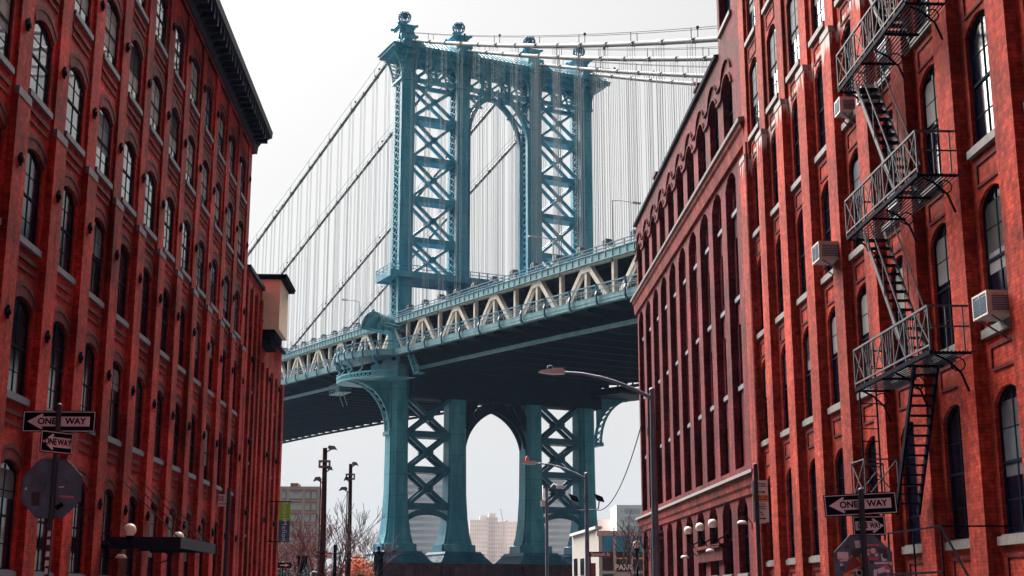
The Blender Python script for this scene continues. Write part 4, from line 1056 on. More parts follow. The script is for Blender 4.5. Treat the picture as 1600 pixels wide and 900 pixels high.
# wires
def wire(name, a, b_, sag, r, label):
    m = MB(); a, b_ = Vector(a), Vector(b_)
    m.tube([a.lerp(b_, k/20)-Vector((0,0,sag*4*(k/20)*(1-k/20))) for k in range(21)], r, 5)
    tag(m.build(name, M['iron'], None), label, 'cable')
a_ = at(1001, 668, 62); b_ = at(924, 793, 83)
wire('hanging_wire', a_, b_, 1.4, .025, 'thin black wire hanging from the right brick building to the lamp post with floodlights')

# wooden poles with floodlights
def wood_pole(px, py, Y, label, s=1, heads=()):
    p = at(px, py, Y); e = empty('wooden_pole', (p.x, Y, 0), label, 'lamp pole', group='wooden floodlight poles')
    h = p.z; m = MB(); m.tube([(0,0,0),(.05,0,h*.5),(0,0,h)], [.30*s,.25*s,.20*s], 10); m.build('pole', M['wood'], e)
    m = MB(); m.box(-.5*s,.5*s,-.3,.3,h-1.25*s-.0,h-1.1*s); m.box(-.5*s,.5*s,-.3,.3,h-1.75*s,h-1.6*s); m.box(-.5*s,-.38*s,-.3,.3,h-1.6*s,h-1.25*s); m.box(.38*s,.5*s,-.3,.3,h-1.6*s,h-1.25*s); m.build('collar', M['galv'], e)
    for dx, dz, sg in heads:
        q = MB(); q.prism([(dx,h+dz),(dx+sg*.1,h+dz+.16),(dx+sg*.5,h+dz+.12),(dx+sg*.68,h+dz-.16),(dx+sg*.5,h+dz-.08),(dx+sg*.1,h+dz-.1)], -.3, .3, 'y')
        q.bar((0,0,h+dz-.35), (dx+sg*.3,0,h+dz-.05), .08, .08); q.build('flood_lamp', M['signback'], e)
    m = MB(); m.tube([(-.30*s,0,0),(-.3*s,0,h*.82)], .05, 5); m.box(-.45*s,.45*s,-.32,.32,h*.36,h*.36+.12); m.box(-.45*s,.45*s,-.32,.32,h*.36+.3,h*.36+.42); m.bar((.3,0,h*.37+.15),(1.4,0,h*.37+.15),.06,.06); m.build('conduit', M['galvd'], e)
wood_pole(508, 700, 96, 'taller thick dark wooden pole with floodlights, nearer of the two left of the bridge tower', .8, ((.2,0,1),(.2,-1.45,.6),(-.2,-2.2,-.8)))
wood_pole(548, 725, 110, 'shorter thinner brown wooden pole with floodlights, farther of the two left of the bridge tower', .72, ((.1,0,.8),(-.1,-1.2,-.6),(-.2,-2.0,-1)))

# ------------------------------------------------------------------ one-way signs and octagons
def one_way(parent, w, h, cx, cy, cz, rz, tilt, left=True, narrow=1.0, mb_frac=.34):
    """sign plate part with border, arrow and lettering as its pieces; faces -Y when rz = 0"""
    m = MB(); m.box(-w/2, w/2, 0, .006, -h/2, h/2)
    pl = m.build('one_way_plate', M['signblk'], parent); pl.location = (cx, cy, cz); pl.rotation_euler = (0, tilt, rz)
    b = MB(); t, i = .009, .012
    for (x0, x1, z0, z1) in ((-w/2+i, w/2-i, h/2-i-t, h/2-i), (-w/2+i, w/2-i, -h/2+i, -h/2+i+t), (-w/2+i, -w/2+i+t, -h/2+i+t, h/2-i-t), (w/2-i-t, w/2-i, -h/2+i+t, h/2-i-t)): b.box(x0, x1, -.002, .001, z0, z1)
    b.build('border', M['signwht'], pl)
    a = MB(); s_ = 1 if left else -1; sh = h*.225; hd = h*.36; x_t = -w*.435; x_h = -w*.435+h*.66*min(1, w/h/2.2)
    poly = [(s_*x_t, 0), (s_*(x_h-.0), hd), (s_*(x_h+.02), hd*.9), (s_*(x_h+.0), sh), (s_*w*.42, sh), (s_*w*.42, -sh), (s_*x_h, -sh), (s_*(x_h+.02), -hd*.9), (s_*x_h, -hd)]
    a.prism(poly, -.004, .001, 'y'); a.build('arrow', M['signwht'], pl)
    sx = narrow
    text_mesh('ONE', h*.40, 'lettering', M['signblk'], pl, (-w*(.165 if w > .6 else .20), -.006, 0), sx=sx, bold=h*.012)
    text_mesh('WAY', h*.40, 'lettering', M['signblk'], pl, (w*.225 if left else w*.18, -.006, 0), sx=sx, bold=h*.012)
    return pl
def octagon(parent, r, cx, cy, cz, rz, stickers, seed=1):
    m = MB(); m.prism([(r*cos(pi/8+k*pi/4)/cos(pi/8), r*sin(pi/8+k*pi/4)/cos(pi/8)) for k in range(8)], 0, .004, 'y')
    o = m.build('octagon_back', M['signback'], parent); o.location = (cx, cy, cz); o.rotation_euler = (0,0,rz)
    e = MB()
    vs = [(r*cos(pi/8+k*pi/4)/cos(pi/8), r*sin(pi/8+k*pi/4)/cos(pi/8)) for k in range(8)]
    for k in range(8): e.bar((vs[k][0], .0, vs[k][1]), (vs[(k+1)%8][0], .0, vs[(k+1)%8][1]), .008, .006)
    e.build('edge', M['galvd'], o)
    for (shape, x, z, a, b, ang, mat) in stickers:
        q = MB(); ca, sa = cos(ang), sin(ang)
        if shape == 'r': P = [(-a,-b),(a,-b),(a,b),(-a,b)]
        elif shape == 't': P = [(-a,-b),(a,-b*.8),(a*.6,b),(-a*.1,b*.7)]
        else: P = [(a*cos(2*pi*k/14), b*sin(2*pi*k/14)) for k in range(14)]
        y0_ = -.0015-random.random()*.0015
        q.prism([(x+p_*ca-q_*sa, z+p_*sa+q_*ca) for p_, q_ in P], y0_, -.0004, 'y'); q.build('sticker', M[mat], o)
    return o
# left post
Y = 17.2; p = at(93, 632, Y)
sp = empty('sign_post', (p.x, Y, 0), 'left sign post with two one-way signs over the back of a stop sign', 'street sign', group='sign posts at the crossing')
m = MB(); m.tube([(0,0,0),(0,0,p.z-.02)], .032, 10); m.ball((0,0,p.z-.02), .036, 10, 6)
m.build('post', M['galvd'], sp)
q = at(93.5, 658, Y); one_way(sp, .92, .275, .0, .037, q.z, 0, 0); 
q2 = at(95, 692, Y); one_way(sp, .50, .28, .02, -.06, q2.z, radians(55), 0, narrow=.8)
q = at(85, 763, Y)
octagon(sp, .37, -.03, .037, q.z, 0, [('r',-.19,-.13,.05,.085,.05,'ironlt'),('c',-.19,-.10,.03,.035,0,'signwht'),('r',.19,-.10,.09,.012,-.05,'pink'),('r',.12,.02,.035,.008,.05,'signwht'),('t',-.32,.0,.02,.02,0,'signwht'),('r',.11,-.22,.05,.03,.6,'signblk')])
rs_ = random.Random(3); stk = MB()
for k in range(12):
    z = q.z-.55-k*.12+rs_.uniform(-.02,.02); a = rs_.uniform(.014,.026)
    s0 = MB(); s0.prism([(-a, z-.03-rs_.random()*.02), (a, z-.03), (a*.9, z+.03), (-a*.8, z+.035)], -.034, -.031, 'y'); s0.build('sticker', M['signwht'], sp)
# bars clamped behind the two plates
# right post
Y = 16.9; p = at(1345, 767, Y)
sp = empty('sign_post', (p.x, Y, 0), 'right sign post with tilted one-way signs over the sticker covered back of a stop sign', 'street sign', group='sign posts at the crossing')
m = MB(); m.tube([(0,0,0),(.0,0,p.z)], .036, 10); m.ball((0,0,p.z), .04, 10, 6); m.build('post', M['galvd'], sp)
q = at(1346, 787.5, Y); one_way(sp, .93, .275, .0, .041, q.z, 0, radians(-3.2))
q = at(1358, 821, Y); one_way(sp, .42, .25, .10, .06, q.z, 0, radians(-1), left=False, narrow=.62)
q = at(1354, 882, Y)
SW = 'signwht'
octagon(sp, .365, .0, .06, q.z, 0, [
 ('r',-.06,.25,.035,.045,.1,SW),('t',-.20,.22,.04,.025,.2,'ironlt'),('r',-.255,.11,.07,.045,0,SW),('c',-.255,.11,.055,.022,0,'signblk'),('r',-.255,.11,.04,.008,0,SW),
 ('c',-.09,.14,.052,.052,0,'ironlt'),('c',-.09,.14,.042,.042,0,'maroon'),('t',-.14,.02,.13,.10,.35,'orangest'),('t',-.15,.015,.11,.08,.35,'maroon'),('r',-.14,-.07,.055,.015,.2,SW),
 ('c',-.06,-.10,.042,.042,0,SW),('c',-.06,-.10,.028,.028,0,'signblk'),('r',-.2,-.16,.06,.05,-.05,'orangest'),('r',-.18,-.15,.045,.035,-.05,SW),('c',-.28,.0,.02,.02,0,SW),('c',-.27,-.05,.03,.03,0,'ironlt'),
 ('r',-.25,.05,.05,.012,.1,SW),('r',.13,.24,.085,.012,0,'pink'),('c',.13,.17,.035,.035,0,SW),('c',.13,.17,.024,.024,0,'signblk'),('c',.06,.13,.035,.035,0,'pink'),('c',.06,.13,.02,.02,0,SW),('r',.06,.17,.03,.01,.5,SW),
 ('c',.17,.12,.022,.022,0,SW),('c',.17,.12,.008,.008,0,'signblk'),('r',.25,.17,.05,.028,.1,'ironlt'),('r',.25,.17,.04,.018,.1,'signblk'),('r',.13,.075,.06,.018,.0,'pink'),('r',.26,.09,.028,.045,.1,SW),('c',.28,.11,.04,.04,0,'ironlt'),
 ('r',.23,.02,.09,.012,.03,SW),('c',.315,.045,.024,.024,0,'blue'),('c',.35,.015,.024,.024,0,'yellow'),('r',.1,.03,.02,.02,0,'ironlt'),('t',.24,-.04,.1,.04,.1,'pink'),('r',.22,-.07,.05,.03,.3,SW),('r',.14,-.12,.02,.06,-.1,SW),('c',.3,-.08,.03,.02,0,SW),('r',-.02,.08,.008,.05,.1,'yellow'),('c',.3,-.14,.02,.02,0,'pink')])

# parking-rules post on the right pavement
Y = 31; p = at(1180, 727, Y)
sp = empty('parking_sign_post', (p.x, Y, 0), 'dark post with stacked white and orange parking signs before the right buildings', 'street sign')
m = MB(); m.tube([(0,0,0),(0,0,p.z)], .048, 10); m.ball((0,0,p.z), .05, 10, 6); m.build('post', M['galvd'], sp)
def park_plate(y0, y1, lines, orange=None):
    a = at(1190, y0, Y).z; b = at(1190, y1, Y).z; h = a-b; w = .36
    m = MB(); m.box(-.085, -.085+w, .05, .055, b, a); m.box(-.085, -.075+w, .056, .06, b-.01, a+.01); o = m.build('parking_plate', M['signpark'], sp)
    if orange: q = MB(); q.box(-.08, -.09+w, .046, .049, a-h*orange[1], a-h*orange[0]); q.build('orange_panel', M['orange'], o)
    for txt, fz, sz in lines: text_mesh(txt, sz, 'lettering', M['signblk'], o, (.06, .0455, a-h*fz), align='LEFT', bold=.001)
    return o, a, b, h
o, a, b, h = park_plate(751, 783, [('Tuesday', .14, .055), ('11:30am - 1pm', .26, .055), ('Pay Only', .78, .06), ('Muni-Meter', .90, .05)], (.68, 1.0))
q = MB(); z = a-h*.55; q.bar((.06,.044,z),(.17,.044,z),.006,.02); q.prism([(.17,z-.028),(.22,z),(.17,z+.028)], .041, .047, 'y'); q.build('arrow', M['signblk'], o)
o, a, b, h = park_plate(784, 815, [('3 Hour', .1, .05), ('Metered', .22, .05), ('Parking', .34, .05), ('9am', .52, .05), ('- 7pm', .64, .05)])
q = MB(); z = a-h*.84; q.bar((.06,.044,z),(.17,.044,z),.006,.02); q.prism([(.17,z-.028),(.22,z),(.17,z+.028)], .041, .047, 'y'); q.build('arrow', M['signblk'], o)
# parking post far left
Y = 42; p = at(358, 762, Y)
sp = empty('parking_sign_post', (p.x, Y, 0), 'dark post with a small pale parking sign before the left warehouse', 'street sign')
m = MB(); m.tube([(0,0,0),(0,0,p.z)], .06, 8); m.build('post', M['galvd'], sp)
a = at(350, 772, Y).z; b = at(350, 791, Y).z
m = MB(); m.box(-.33, .05, .065, .07, b, a); o = m.build('parking_plate', M['signwht'], sp); text_mesh('SE', .2, 'lettering', M['maroon'], o, (-.24, .063, a-.14), bold=.004)
q = MB(); q.box(-.3, .0, .060, .064, b+.06, b+.09); q.build('stripe', M['maroon'], o)
# street-name blade on a post near the white building
Y = 80; p = at(922, 862, Y)
sp = empty('street_name_sign', (p.x, Y, 0), 'dark Plymouth St name blade on the post before the white garage', 'street sign')
m = MB(); m.tube([(0,0,0),(0,0,p.z)], .05, 8); m.build('post', M['galvd'], sp)
m = MB(); m.box(-.1, 1.2, -.02, .02, p.z-.30, p.z+.0); o = m.build('name_blade', M['maroon'], sp); text_mesh('Plymouth St', .24, 'lettering', M['lettergrey'], o, (.56, -.024, p.z-.15), bold=.003)
m = MB(); m.box(-.1, .32, -.03, .02, p.z-1.55, p.z-.65); m.build('notice_plate', M['maroon'], sp)

# banner on the left wall
Y = 82; p0 = at(437, 785, Y); p1 = at(452, 845, Y)
e = empty('wall_banner', (XL+.14, Y, p1.z), 'upright green and blue Smack Mellon banner at the far end of the left buildings', 'banner')
w_ = p1.x-(XL+.14); hh = p0.z-p1.z; zm = hh*.53; x0 = p0.x-(XL+.14)
m = MB(); m.box(x0, w_, -.01, .01, zm, hh); m.build('green_panel', M['green'], e)
m = MB(); m.box(x0, w_, -.01, .01, 0, zm); m.build('blue_panel', M['teal'], e)
text_mesh('Smack', .40, 'lettering', M['lettergrey'], e, ((x0+w_)/2, -.016, (zm+hh)/2), rot=(pi/2, pi/2, 0), spacing=1.15)
text_mesh('Mellon', .40, 'lettering', M['lettergrey'], e, ((x0+w_)/2, -.016, zm/2), rot=(pi/2, pi/2, 0), spacing=1.15)
m = MB(); m.bar((0,0,hh+.05), (w_+.05,0,hh+.05), .06, .06); m.bar((0,0,-.05), (w_+.05,0,-.05), .06, .06); m.build('bracket', M['iron'], e)

# ------------------------------------------------------------------ white garage building with PARK sign
Yg = 98
rt = empty('garage_building', (0,0,0), 'low pale building with blue glass front and PARK sign beside the far right brick building', 'building')
gl = lambda px, py: at(px, py, Yg)
xa, xb, xc = at(895,880,Yg+14).x, gl(936,880).x, gl(1003,880).x
za, zb_ = at(895,838,Yg+14).z, gl(936,826).z
m = MB(); m.add([(xa,Yg+14,0),(xb,Yg,0),(xb,Yg+.4,0),(xa,Yg+14.5,0),(xa,Yg+14,za-.0),(xb,Yg,zb_),(xb,Yg+.4,zb_),(xa,Yg+14.5,za)], [(0,1,5,4),(1,2,6,5),(2,3,7,6),(3,0,4,7),(4,5,6,7)])
m.build('side_wall', M['plaster'], rt)
m = MB(); m.bar((xa,Yg+13.9,za+.08), (xb,Yg-.1,zb_+.08), .5, .2); m.box(xb-.15, xc+2, Yg-.1, Yg+.3, zb_-.5, zb_-.15); m.build('roof_edge', M['white'], rt)
m = MB(); z0 = gl(960,836).z; z1 = gl(960,862).z; m.box(xb+.1, xc+2, Yg+.2, Yg+.3, z1, z0+.3); m.build('upper_glass', M['cyan'], rt)
m = MB(); z2 = gl(960,893).z; m.box(xb+.1, xc+2, Yg+.2, Yg+.3, z2, z1); m.build('lower_glass', M['tealg'], rt)
m = MB(); m.box(xb+.1, xc+2, Yg+.2, Yg+.3, 0, z2-.15); m.box(xb+.3, xc+2, Yg+.4, Yg+10, 0, zb_-.6); m.build('ground_floor', M['teal'], rt)
m = MB()
for px in (939, 961, 987, 1010): x = gl(px,880).x; m.box(x-.1, x+.1, Yg+.05, Yg+.2, 0, z0+.2)
m.box(xb, xc+2, Yg+.06, Yg+.19, z2-.15, z2+.05); m.build('mullions', M['white'], rt)
m = MB(); m.box(xb+1.2, xc+2, Yg+.12, Yg+.19, gl(960,873.5).z, gl(960,871).z); m.build('light_strip', M['yellow'], rt)
for pxs in ((898,903,866,896),(909,914,868,896)):
    x0 = gl(pxs[0],880).x; 
    f = lambda px: (px-895)/(936-895)
    t0_, t1_ = f(pxs[0]), f(pxs[1])
    A_ = Vector((xa,Yg+14,0)).lerp(Vector((xb,Yg,0)), t0_); B_ = Vector((xa,Yg+14,0)).lerp(Vector((xb,Yg,0)), t1_)
    m = MB(); za_, zb2 = gl(905,pxs[3]).z, gl(905,pxs[2]).z; d_ = Vector((-.07,-.05,0)); m.add([A_+d_+Vector((0,0,za_)),B_+d_+Vector((0,0,za_)),B_+d_+Vector((0,0,zb2)),A_+d_+Vector((0,0,zb2)),A_+Vector((0,0,za_)),B_+Vector((0,0,za_)),B_+Vector((0,0,zb2)),A_+Vector((0,0,zb2))], [(0,1,2,3),(7,6,5,4),(0,4,5,1),(3,2,6,7),(1,5,6,2),(0,3,7,4)])
    m.build('window', M['glass'], rt)
x0, x1 = gl(963,888).x, gl(986,888).x
m = MB(); m.box(x0, x1, Yg-.05, Yg+.04, gl(970,893).z+.0, gl(970,881).z-.02); o = m.build('park_sign', M['tealg'], rt)
text_mesh('PARK', (gl(970,881.5).z-gl(970,892).z)*1.15, 'lettering', M['letter'], o, ((x0+x1)/2, Yg-.06, (gl(970,881.5).z+gl(970,892).z)/2), bold=.015, sx=.95)
m = MB(); m.box(x0, x1, Yg-.05, Yg+.04, gl(970,903).z, gl(970,894.3).z); o = m.build('lower_sign', M['white'], rt)

# ------------------------------------------------------------------ far city
def tower_block(px0, px1, pytop, Y, mat, label, bands=None, cols=0, wave=False, name='apartment_block', depth=20, wmat='fog3', roofbox=None, fh=3.0, group=None):
    a, b = at(px0, pytop, Y), at(px1, pytop, Y); h = a.z; w = b.x-a.x
    e = empty(name, ((a.x+b.x)/2, Y, 0), label, 'building')
    m = MB(); m.box(-w/2, w/2, 0, depth, 0, h)
    if roofbox:
        for fx0, fx1, hh in roofbox: m.box(-w/2+w*fx0, -w/2+w*fx1, 2, depth*.6, h, h+hh)
    m.build('wall', M[mat], e)
    nf = int(h/fh); s = MB()
    for k in range(1, nf+1):
        z = h-k*fh
        if wave:
            s = MB()
            for i in range(24):
                t0_, t1_ = i/24, (i+1)/24; y0_ = -1.2*sin(t0_*pi*2+k*.0)-1.3; y1_ = -1.2*sin(t1_*pi*2)-1.3
                s.add([(-w/2+w*t0_,0,z),(-w/2+w*t1_,0,z),(-w/2+w*t1_,y1_,z),(-w/2+w*t0_,y0_,z),(-w/2+w*t0_,0,z+fh*.45),(-w/2+w*t1_,0,z+fh*.45),(-w/2+w*t1_,y1_,z+fh*.45),(-w/2+w*t0_,y0_,z+fh*.45)], [(0,1,2,3),(4,5,6,7),(2,3,7,6)])
            s.build('balcony', M['fog2'], e); s = MB()
        elif cols:
            st_ = w/cols
            for i in range(cols): s.box(-w/2+st_*(i+.28), -w/2+st_*(i+.72), -.15, .05, z+fh*.25, z+fh*.75)
    if s.v: o = s.build('balconies' if wave else 'windows', M['fog2'] if wave else M[wmat], e)
    return e, w, h
# pink-orange apartment building at the left
e, w_, h_ = tower_block(425, 502, 764, 330, 'aptbr', 'tall pink and orange brick apartment block behind the bare trees at the left', name='apartment_tower', depth=14, roofbox=((.35,.5,1.6),))
m = MB()
nf = int(h_/2.75)
for k in range(nf+1): m.box(-w_/2-.05, w_/2+.05, -.12, 0, h_-k*2.75-.12, h_-k*2.75+.08)
for f_ in (.16, .30, .62, .93): m.box(-w_/2+w_*f_, -w_/2+w_*(f_+.055), -.10, 0, 0, h_)
m.box(-w_/2, w_/2, -.3, .1, h_, h_+.6); m.build('bands', M['aptpl'], e)
for f_ in (.23, .42, .56, .73, .86):
    m = MB(); q = MB()
    for k in range(nf):
        z = h_-(k+1)*2.75+.5; wd = .85 if f_ in (.42,.56) else .55
        m.box(-w_/2+w_*f_-wd, -w_/2+w_*f_+wd, -.07, 0, z+.95, z+1.6); q.box(-w_/2+w_*f_-wd, -w_/2+w_*f_+wd, -.08, 0, z, z+.95)
    m.build('window_column', M['aptw'], e); q.build('window_apron', M['fog2'], e)
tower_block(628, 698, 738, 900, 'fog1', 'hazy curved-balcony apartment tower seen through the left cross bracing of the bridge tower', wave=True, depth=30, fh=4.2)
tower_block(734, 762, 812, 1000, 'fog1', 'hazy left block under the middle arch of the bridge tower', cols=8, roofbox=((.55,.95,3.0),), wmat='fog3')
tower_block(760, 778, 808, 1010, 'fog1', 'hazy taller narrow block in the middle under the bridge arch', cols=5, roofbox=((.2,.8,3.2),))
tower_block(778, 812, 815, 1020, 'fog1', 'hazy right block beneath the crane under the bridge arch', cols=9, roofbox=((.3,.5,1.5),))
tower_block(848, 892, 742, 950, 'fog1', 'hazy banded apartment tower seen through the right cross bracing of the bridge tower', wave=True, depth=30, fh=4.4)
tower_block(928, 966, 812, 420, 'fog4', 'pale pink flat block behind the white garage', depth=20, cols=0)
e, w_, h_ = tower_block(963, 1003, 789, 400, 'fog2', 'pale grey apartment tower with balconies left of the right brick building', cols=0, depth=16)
m = MB()
for k in range(12):
    z = h_-2.6-k*2.5
    for f_ in (.42, .62, .82): m.box(-w_/2+w_*f_-.8, -w_/2+w_*f_+.8, -.2, .05, z, z+1.5)
    m.box(-w_/2+w_*.18, -w_/2+w_*.22, -.2, .05, z+.4, z+1.2)
m.build('windows', M['fog3'], e)
# distant crane
p = at(787, 822, 1000); e = empty('tower_crane', (p.x, 1005, 0), 'distant thin tower crane above the hazy blocks under the arch', 'crane')
m = MB(); m.bar((0,0,0), (0,0,p.z+4), 1.0, 1.0); m.build('mast', M['fog3'], e)
m = MB(); q_ = at(782, 795, 1000); m.bar((0,0,p.z+3), (q_.x-p.x,0,q_.z), .7, .7); m.bar((0,0,p.z+3), (3,0,p.z+4), .7, .7); m.build('jib', M['fog3'], e)

# ------------------------------------------------------------------ trees, bushes, small things at the foot
def bare_tree(x, y, h, spread, label, seed, mat='bark', lean=(0,0), levels=5, trunk_r=.16, first=.30, name='bare_tree', group='bare trees', crown_name='branches', start=None, up=.9):
    R = random.Random(seed); e = empty(name, (x, y, 0), label, 'tree', group=group)
    tm, bm_ = MB(), MB()
    def grow(p, d, ln, r, lv):
        pts = [p]; rs = [r]; cur = p.copy(); dd = d.copy(); k = 4
        for i in range(k):
            dd = (dd + Vector((R.uniform(-1,1), R.uniform(-1,1), R.uniform(-.3,.6)))*.13).normalized(); cur = cur+dd*ln/k; pts.append(cur.copy()); rs.append(max(.018, r*(1-.45*(i+1)/k)))
        (tm if lv == 0 else bm_).tube(pts, rs, 6 if lv < 2 else 4, caps=False)
        if lv >= levels: return
        nb = R.choice((3,4)) if lv < 3 else R.choice((2,3,3))
        for i in range(nb):
            f = R.uniform(.35, 1.0) if i else 1.0; q = pts[0].lerp(pts[-1], f) if f == 1.0 else pts[min(3, int(f*4))].lerp(pts[min(4, int(f*4)+1)], f*4 % 1)
            az = R.uniform(0, 2*pi); sp_ = spread*R.uniform(.6, 1.2)
            nd = (dd*up + Vector((cos(az)*sp_, sin(az)*sp_, R.uniform(.1,.5)))).normalized()
            grow(q, nd, ln*R.uniform(.6,.82), rs[-1]*R.uniform(.6,.8), lv+1)
    grow(Vector((0,0,0)), Vector((lean[0], lean[1], 1)).normalized(), h*first, trunk_r, 0)
    tm.build('trunk', M[mat], e, fix=False); bm_.build(crown_name, M[mat], e, fix=False)
    return e
def tp(px, Y): return at(px, 900, Y).x
bare_tree(tp(462,104), 104, 9.5, .9, 'reddish bare young tree just right of the banner', 11, 'barkr', trunk_r=.14)
bare_tree(tp(494,108), 108, 10.5, .8, 'bare tree behind the nearer wooden pole', 5, 'barkr', trunk_r=.16)
bare_tree(tp(446,118), 118, 8.5, .9, 'small bare tree under the banner', 21, 'barkr', trunk_r=.12)
bare_tree(tp(513,100), 100, 10.5, .55, 'slender bare tree leaning right between the two wooden poles', 8, 'bark', lean=(.22,0), trunk_r=.10, levels=4)
bare_tree(tp(575,150), 150, 12, .8, 'thin bare tree at the foot of the left tower leg', 33, 'barkr', trunk_r=.12)
# the street tree at the right, branches reaching left
bare_tree(tp(1016,70), 70, 6.6, .9, 'dark bare street tree reaching left over the white garage', 14, 'bark', lean=(-.42,0), trunk_r=.09, levels=4, first=.34)
def bush(px, Y, h, r, mat, label, seed, n=900, leaf=.12, cat='bush', name='bush', stem='bark'):
    R = random.Random(seed); e = empty(name, (tp(px,Y), Y, 0), label, cat, group='bushes along the park edge')
    s = MB()
    for k in range(14):
        a = R.uniform(0,2*pi); q = R.uniform(.2,1)*r
        s.tube([(0,0,0),(q*.4*cos(a),q*.4*sin(a),h*.5),(q*cos(a),q*sin(a),h*R.uniform(.75,1.12))], [.04,.025,.01], 4, caps=False)
    s.build('stems', M[stem], e, fix=False)
    m = MB(); cl = [(R.uniform(-.7,.7)*r, R.uniform(-.7,.7)*r, R.uniform(.2,.92)*h, R.uniform(.25,.5)*r) for _ in range(18)]
    for k in range(n):
        cx, cy, cz, cr = R.choice(cl); v = Vector((R.gauss(0,1),R.gauss(0,1),R.gauss(0,1))).normalized()*cr*R.random()**.4
        c = Vector((cx,cy,max(.1,cz)))+v; a = Vector((R.gauss(0,1),R.gauss(0,1),R.gauss(0,1))).normalized()*leaf*R.uniform(.5,1.2); b = a.orthogonal().normalized()*a.length*.6
        m.add([c-a, c-b, c+a, c+b], [(0,1,2,3)])
    m.build('foliage', M[mat], e, fix=False)
bush(552, 118, 5.0, 2.1, 'leafo', 'orange autumn bush at the foot of the thinner wooden pole', 3, 3000)
bush(574, 122, 4.2, 1.4, 'leafo', 'smaller orange brown bush left of the tower pier', 4, 700)
bush(455, 106, 4.0, 1.9, 'leafg', 'dark green shrub below the bare tree at the left', 5, 2600)
bush(482, 116, 4.9, 2.0, 'leafr', 'purple red shrub left of the nearer wooden pole', 6, 3200)
bush(520, 114, 4.6, 1.6, 'leafr', 'purple red shrub between the two wooden poles', 7, 2400)
bush(445, 122, 5.2, 1.7, 'leafr', 'purple red shrub against the left building end', 8, 2600)
bush(566, 108, 3.7, 1.1, 'leafg', 'dark green shrub right of the orange bush', 9, 1800)
bush(500, 103, 3.6, 1.0, 'leafg', 'dark green shrub at the base of the nearer wooden pole', 10, 1800)
# gate pillars with ball tops
for i, (px, Y, pyt, lab) in enumerate(((472, 108, 868, 'dark pillar with a ball top among the shrubs left of the wooden poles'), (591, 150, 862, 'dark pillar with a ball top at the left end of the tower pier'))):
    z = at(px, pyt, Y).z; wv = .27*Y/108
    e = empty('gate_pillar', (tp(px,Y), Y, 0), lab, 'pillar', group='dark gate pillars')
    m = MB(); m.box(-wv*1.3,wv*1.3,-wv,wv,0,z-.2); m.box(-wv*1.55,wv*1.55,-wv*1.2,wv*1.2,z-.2,z); m.build('shaft', M['signblk'], e)
    m = MB(); m.lathe([(wv*.6,z),(wv*.3,z+.12),(wv*.5,z+.3),(wv*.45,z+.5),(.001,z+.65)], (0,0,0), 10); m.build('finial', M['signblk'], e)
# short dark post and little white sign near the poles
Y = 100; p = at(524, 851, Y); e = empty('bollard_post', (p.x, Y, 0), 'short dark post with a small white sign between the wooden poles', 'post')
m = MB(); m.tube([(0,0,0),(0,0,p.z)], .13, 8); m.build('post', M['signblk'], e)
m = MB(); m.box(-.75,-.2,-.03,.0,p.z-1.0,p.z-.55); m.build('small_sign', M['white'], e)
Y = 98; p = at(486, 893, Y); e = empty('bike_rail', (p.x, Y, 0), 'curved pale metal hoop rail at the foot of the nearer wooden pole', 'rail')
m = MB(); m.tube([(0,0,0),(0,0,p.z-.1),(.15,0,p.z),(.6,0,p.z-.1),(1.2,0,p.z-.7),(1.2,0,0)], .05, 6); m.build('hoop', M['lampw'], e)
Y = 92; p = at(434, 879, Y); e = empty('arrow_sign', (p.x, Y, 0), 'tiny black and white arrow sign low at the end of the left building', 'sign')
m = MB(); m.tube([(.35,.05,0),(.35,.05,p.z)], .04, 6); m.build('post', M['iron'], e)
m = MB(); m.box(0,.9,-.02,.02,p.z-.35,p.z); o = m.build('plate', M['signblk'], e)
q = MB(); q.prism([(.15,p.z-.21),(.5,p.z-.21),(.5,p.z-.28),(.78,p.z-.175),(.5,p.z-.07),(.5,p.z-.14),(.15,p.z-.14)], -.03, -.021, 'y'); q.build('arrow', M['white'], o)
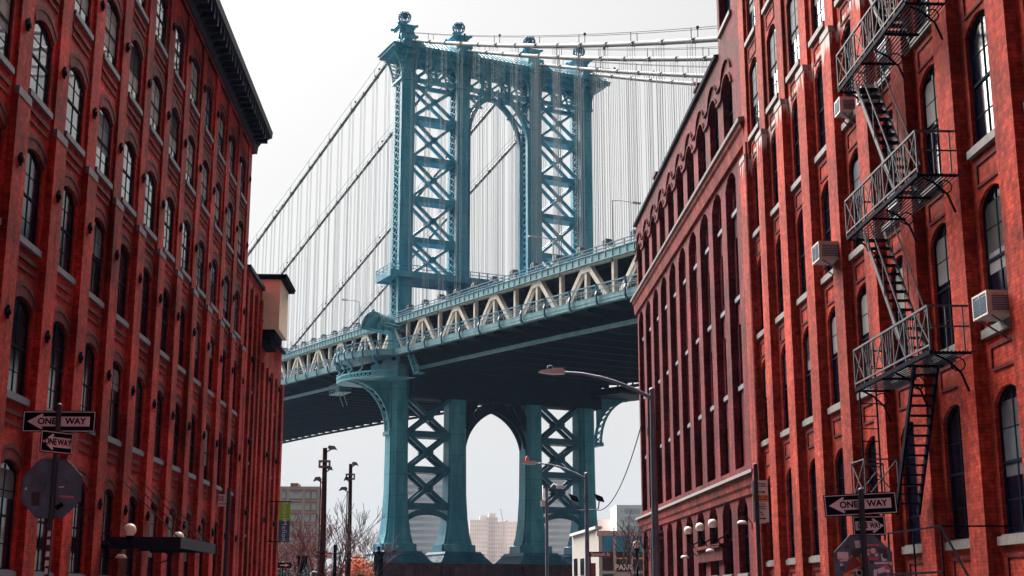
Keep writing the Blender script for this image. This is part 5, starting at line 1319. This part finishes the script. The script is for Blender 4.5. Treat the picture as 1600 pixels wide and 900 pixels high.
# globe street lamp at the far corner
Y = 76; p = at(995, 851, Y)
e = empty('globe_street_lamp', (p.x, Y, 0), 'post lamp with a white globe in front of the far right corner', 'street lamp')
m = MB(); m.ball((0,0,p.z), .23, 16, 10); m.build('globe', M['globe'], e)
m = MB(); m.tube([(0,0,0),(0,0,p.z-.3)], .06, 8); m.lathe([(.2,-.45),(.1,-.4),(.16,-.2)], (0,0,p.z), 10); m.build('post', M['iron'], e)
# iron stair rail at the right edge, street level
e = empty('stoop_railing', (8.6, 24.0, 0), 'faint dark iron stoop railing at the foot of the right building', 'railing')
m = MB()
for y in (0, 1.5, 3.0): m.bar((0,y,.13),(0,y,2.9),.03,.03)
m.bar((0,0,2.9),(0,3.0,2.9),.03,.03); m.bar((0,0,2.1),(0,3.0,2.1),.04,.04); m.bar((0,0,2.9),(0,-2.2,1.2),.03,.03); m.bar((0,-2.2,0.13),(0,-2.2,1.2),.05,.05); m.bar((0,0,2.9),(1.4,0,2.9),.03,.03)
m.build('rail', M['signblk'], e)

# ------------------------------------------------------------------ street continues behind the viewpoint, plus an added end block
for nm, x0, x1, y0, y1, h, lab in (('brick_block', -26, -11.5, -75, -9, 25, 'brick block on the left side of the street behind the viewpoint'), ('brick_block', 10.5, 26, -75, -8, 27, 'brick block on the right side of the street behind the viewpoint')):
    m = MB(); m.box(x0, x1, y0, y1, 0, h); e = empty(nm, ((x0+x1)/2, y0, 0), lab, 'building', group='brick blocks behind the viewpoint'); m.v = [(v[0]-(x0+x1)/2, v[1]-y0, v[2]) for v in m.v]; m.build('wall', M['brickL'], e)
m = MB(); m.box(-26, 26, -96, -80, 0, 30); m.v = [(v[0], v[1]+80, v[2]) for v in m.v]; e = empty('brick_block', (0, -80, 0), 'added unseen brick block closing the street behind the viewpoint to cut low sky light', 'building', group='brick blocks behind the viewpoint'); m.build('wall', M['brickL'], e)  # added across the open street end so camera-facing reveals get less light
# ------------------------------------------------------------------ haze in the air
hm, hn, hl, hp = newmat('haze_air'); hn.remove(hp)
pv = hn.new('ShaderNodeVolumePrincipled'); pv.inputs['Color'].default_value = (.45, .68, 1.0, 1); pv.inputs['Density'].default_value = HAZE
hl.new(pv.outputs[0], hn['Material Output'].inputs['Volume'])
hz = MB(); hz.box(-1401, 1401, -301, 1701, -4, 112)
tag(hz.build('haze', hm), 'thin pale blue haze between the street and the far blocks', 'haze', kind='stuff')
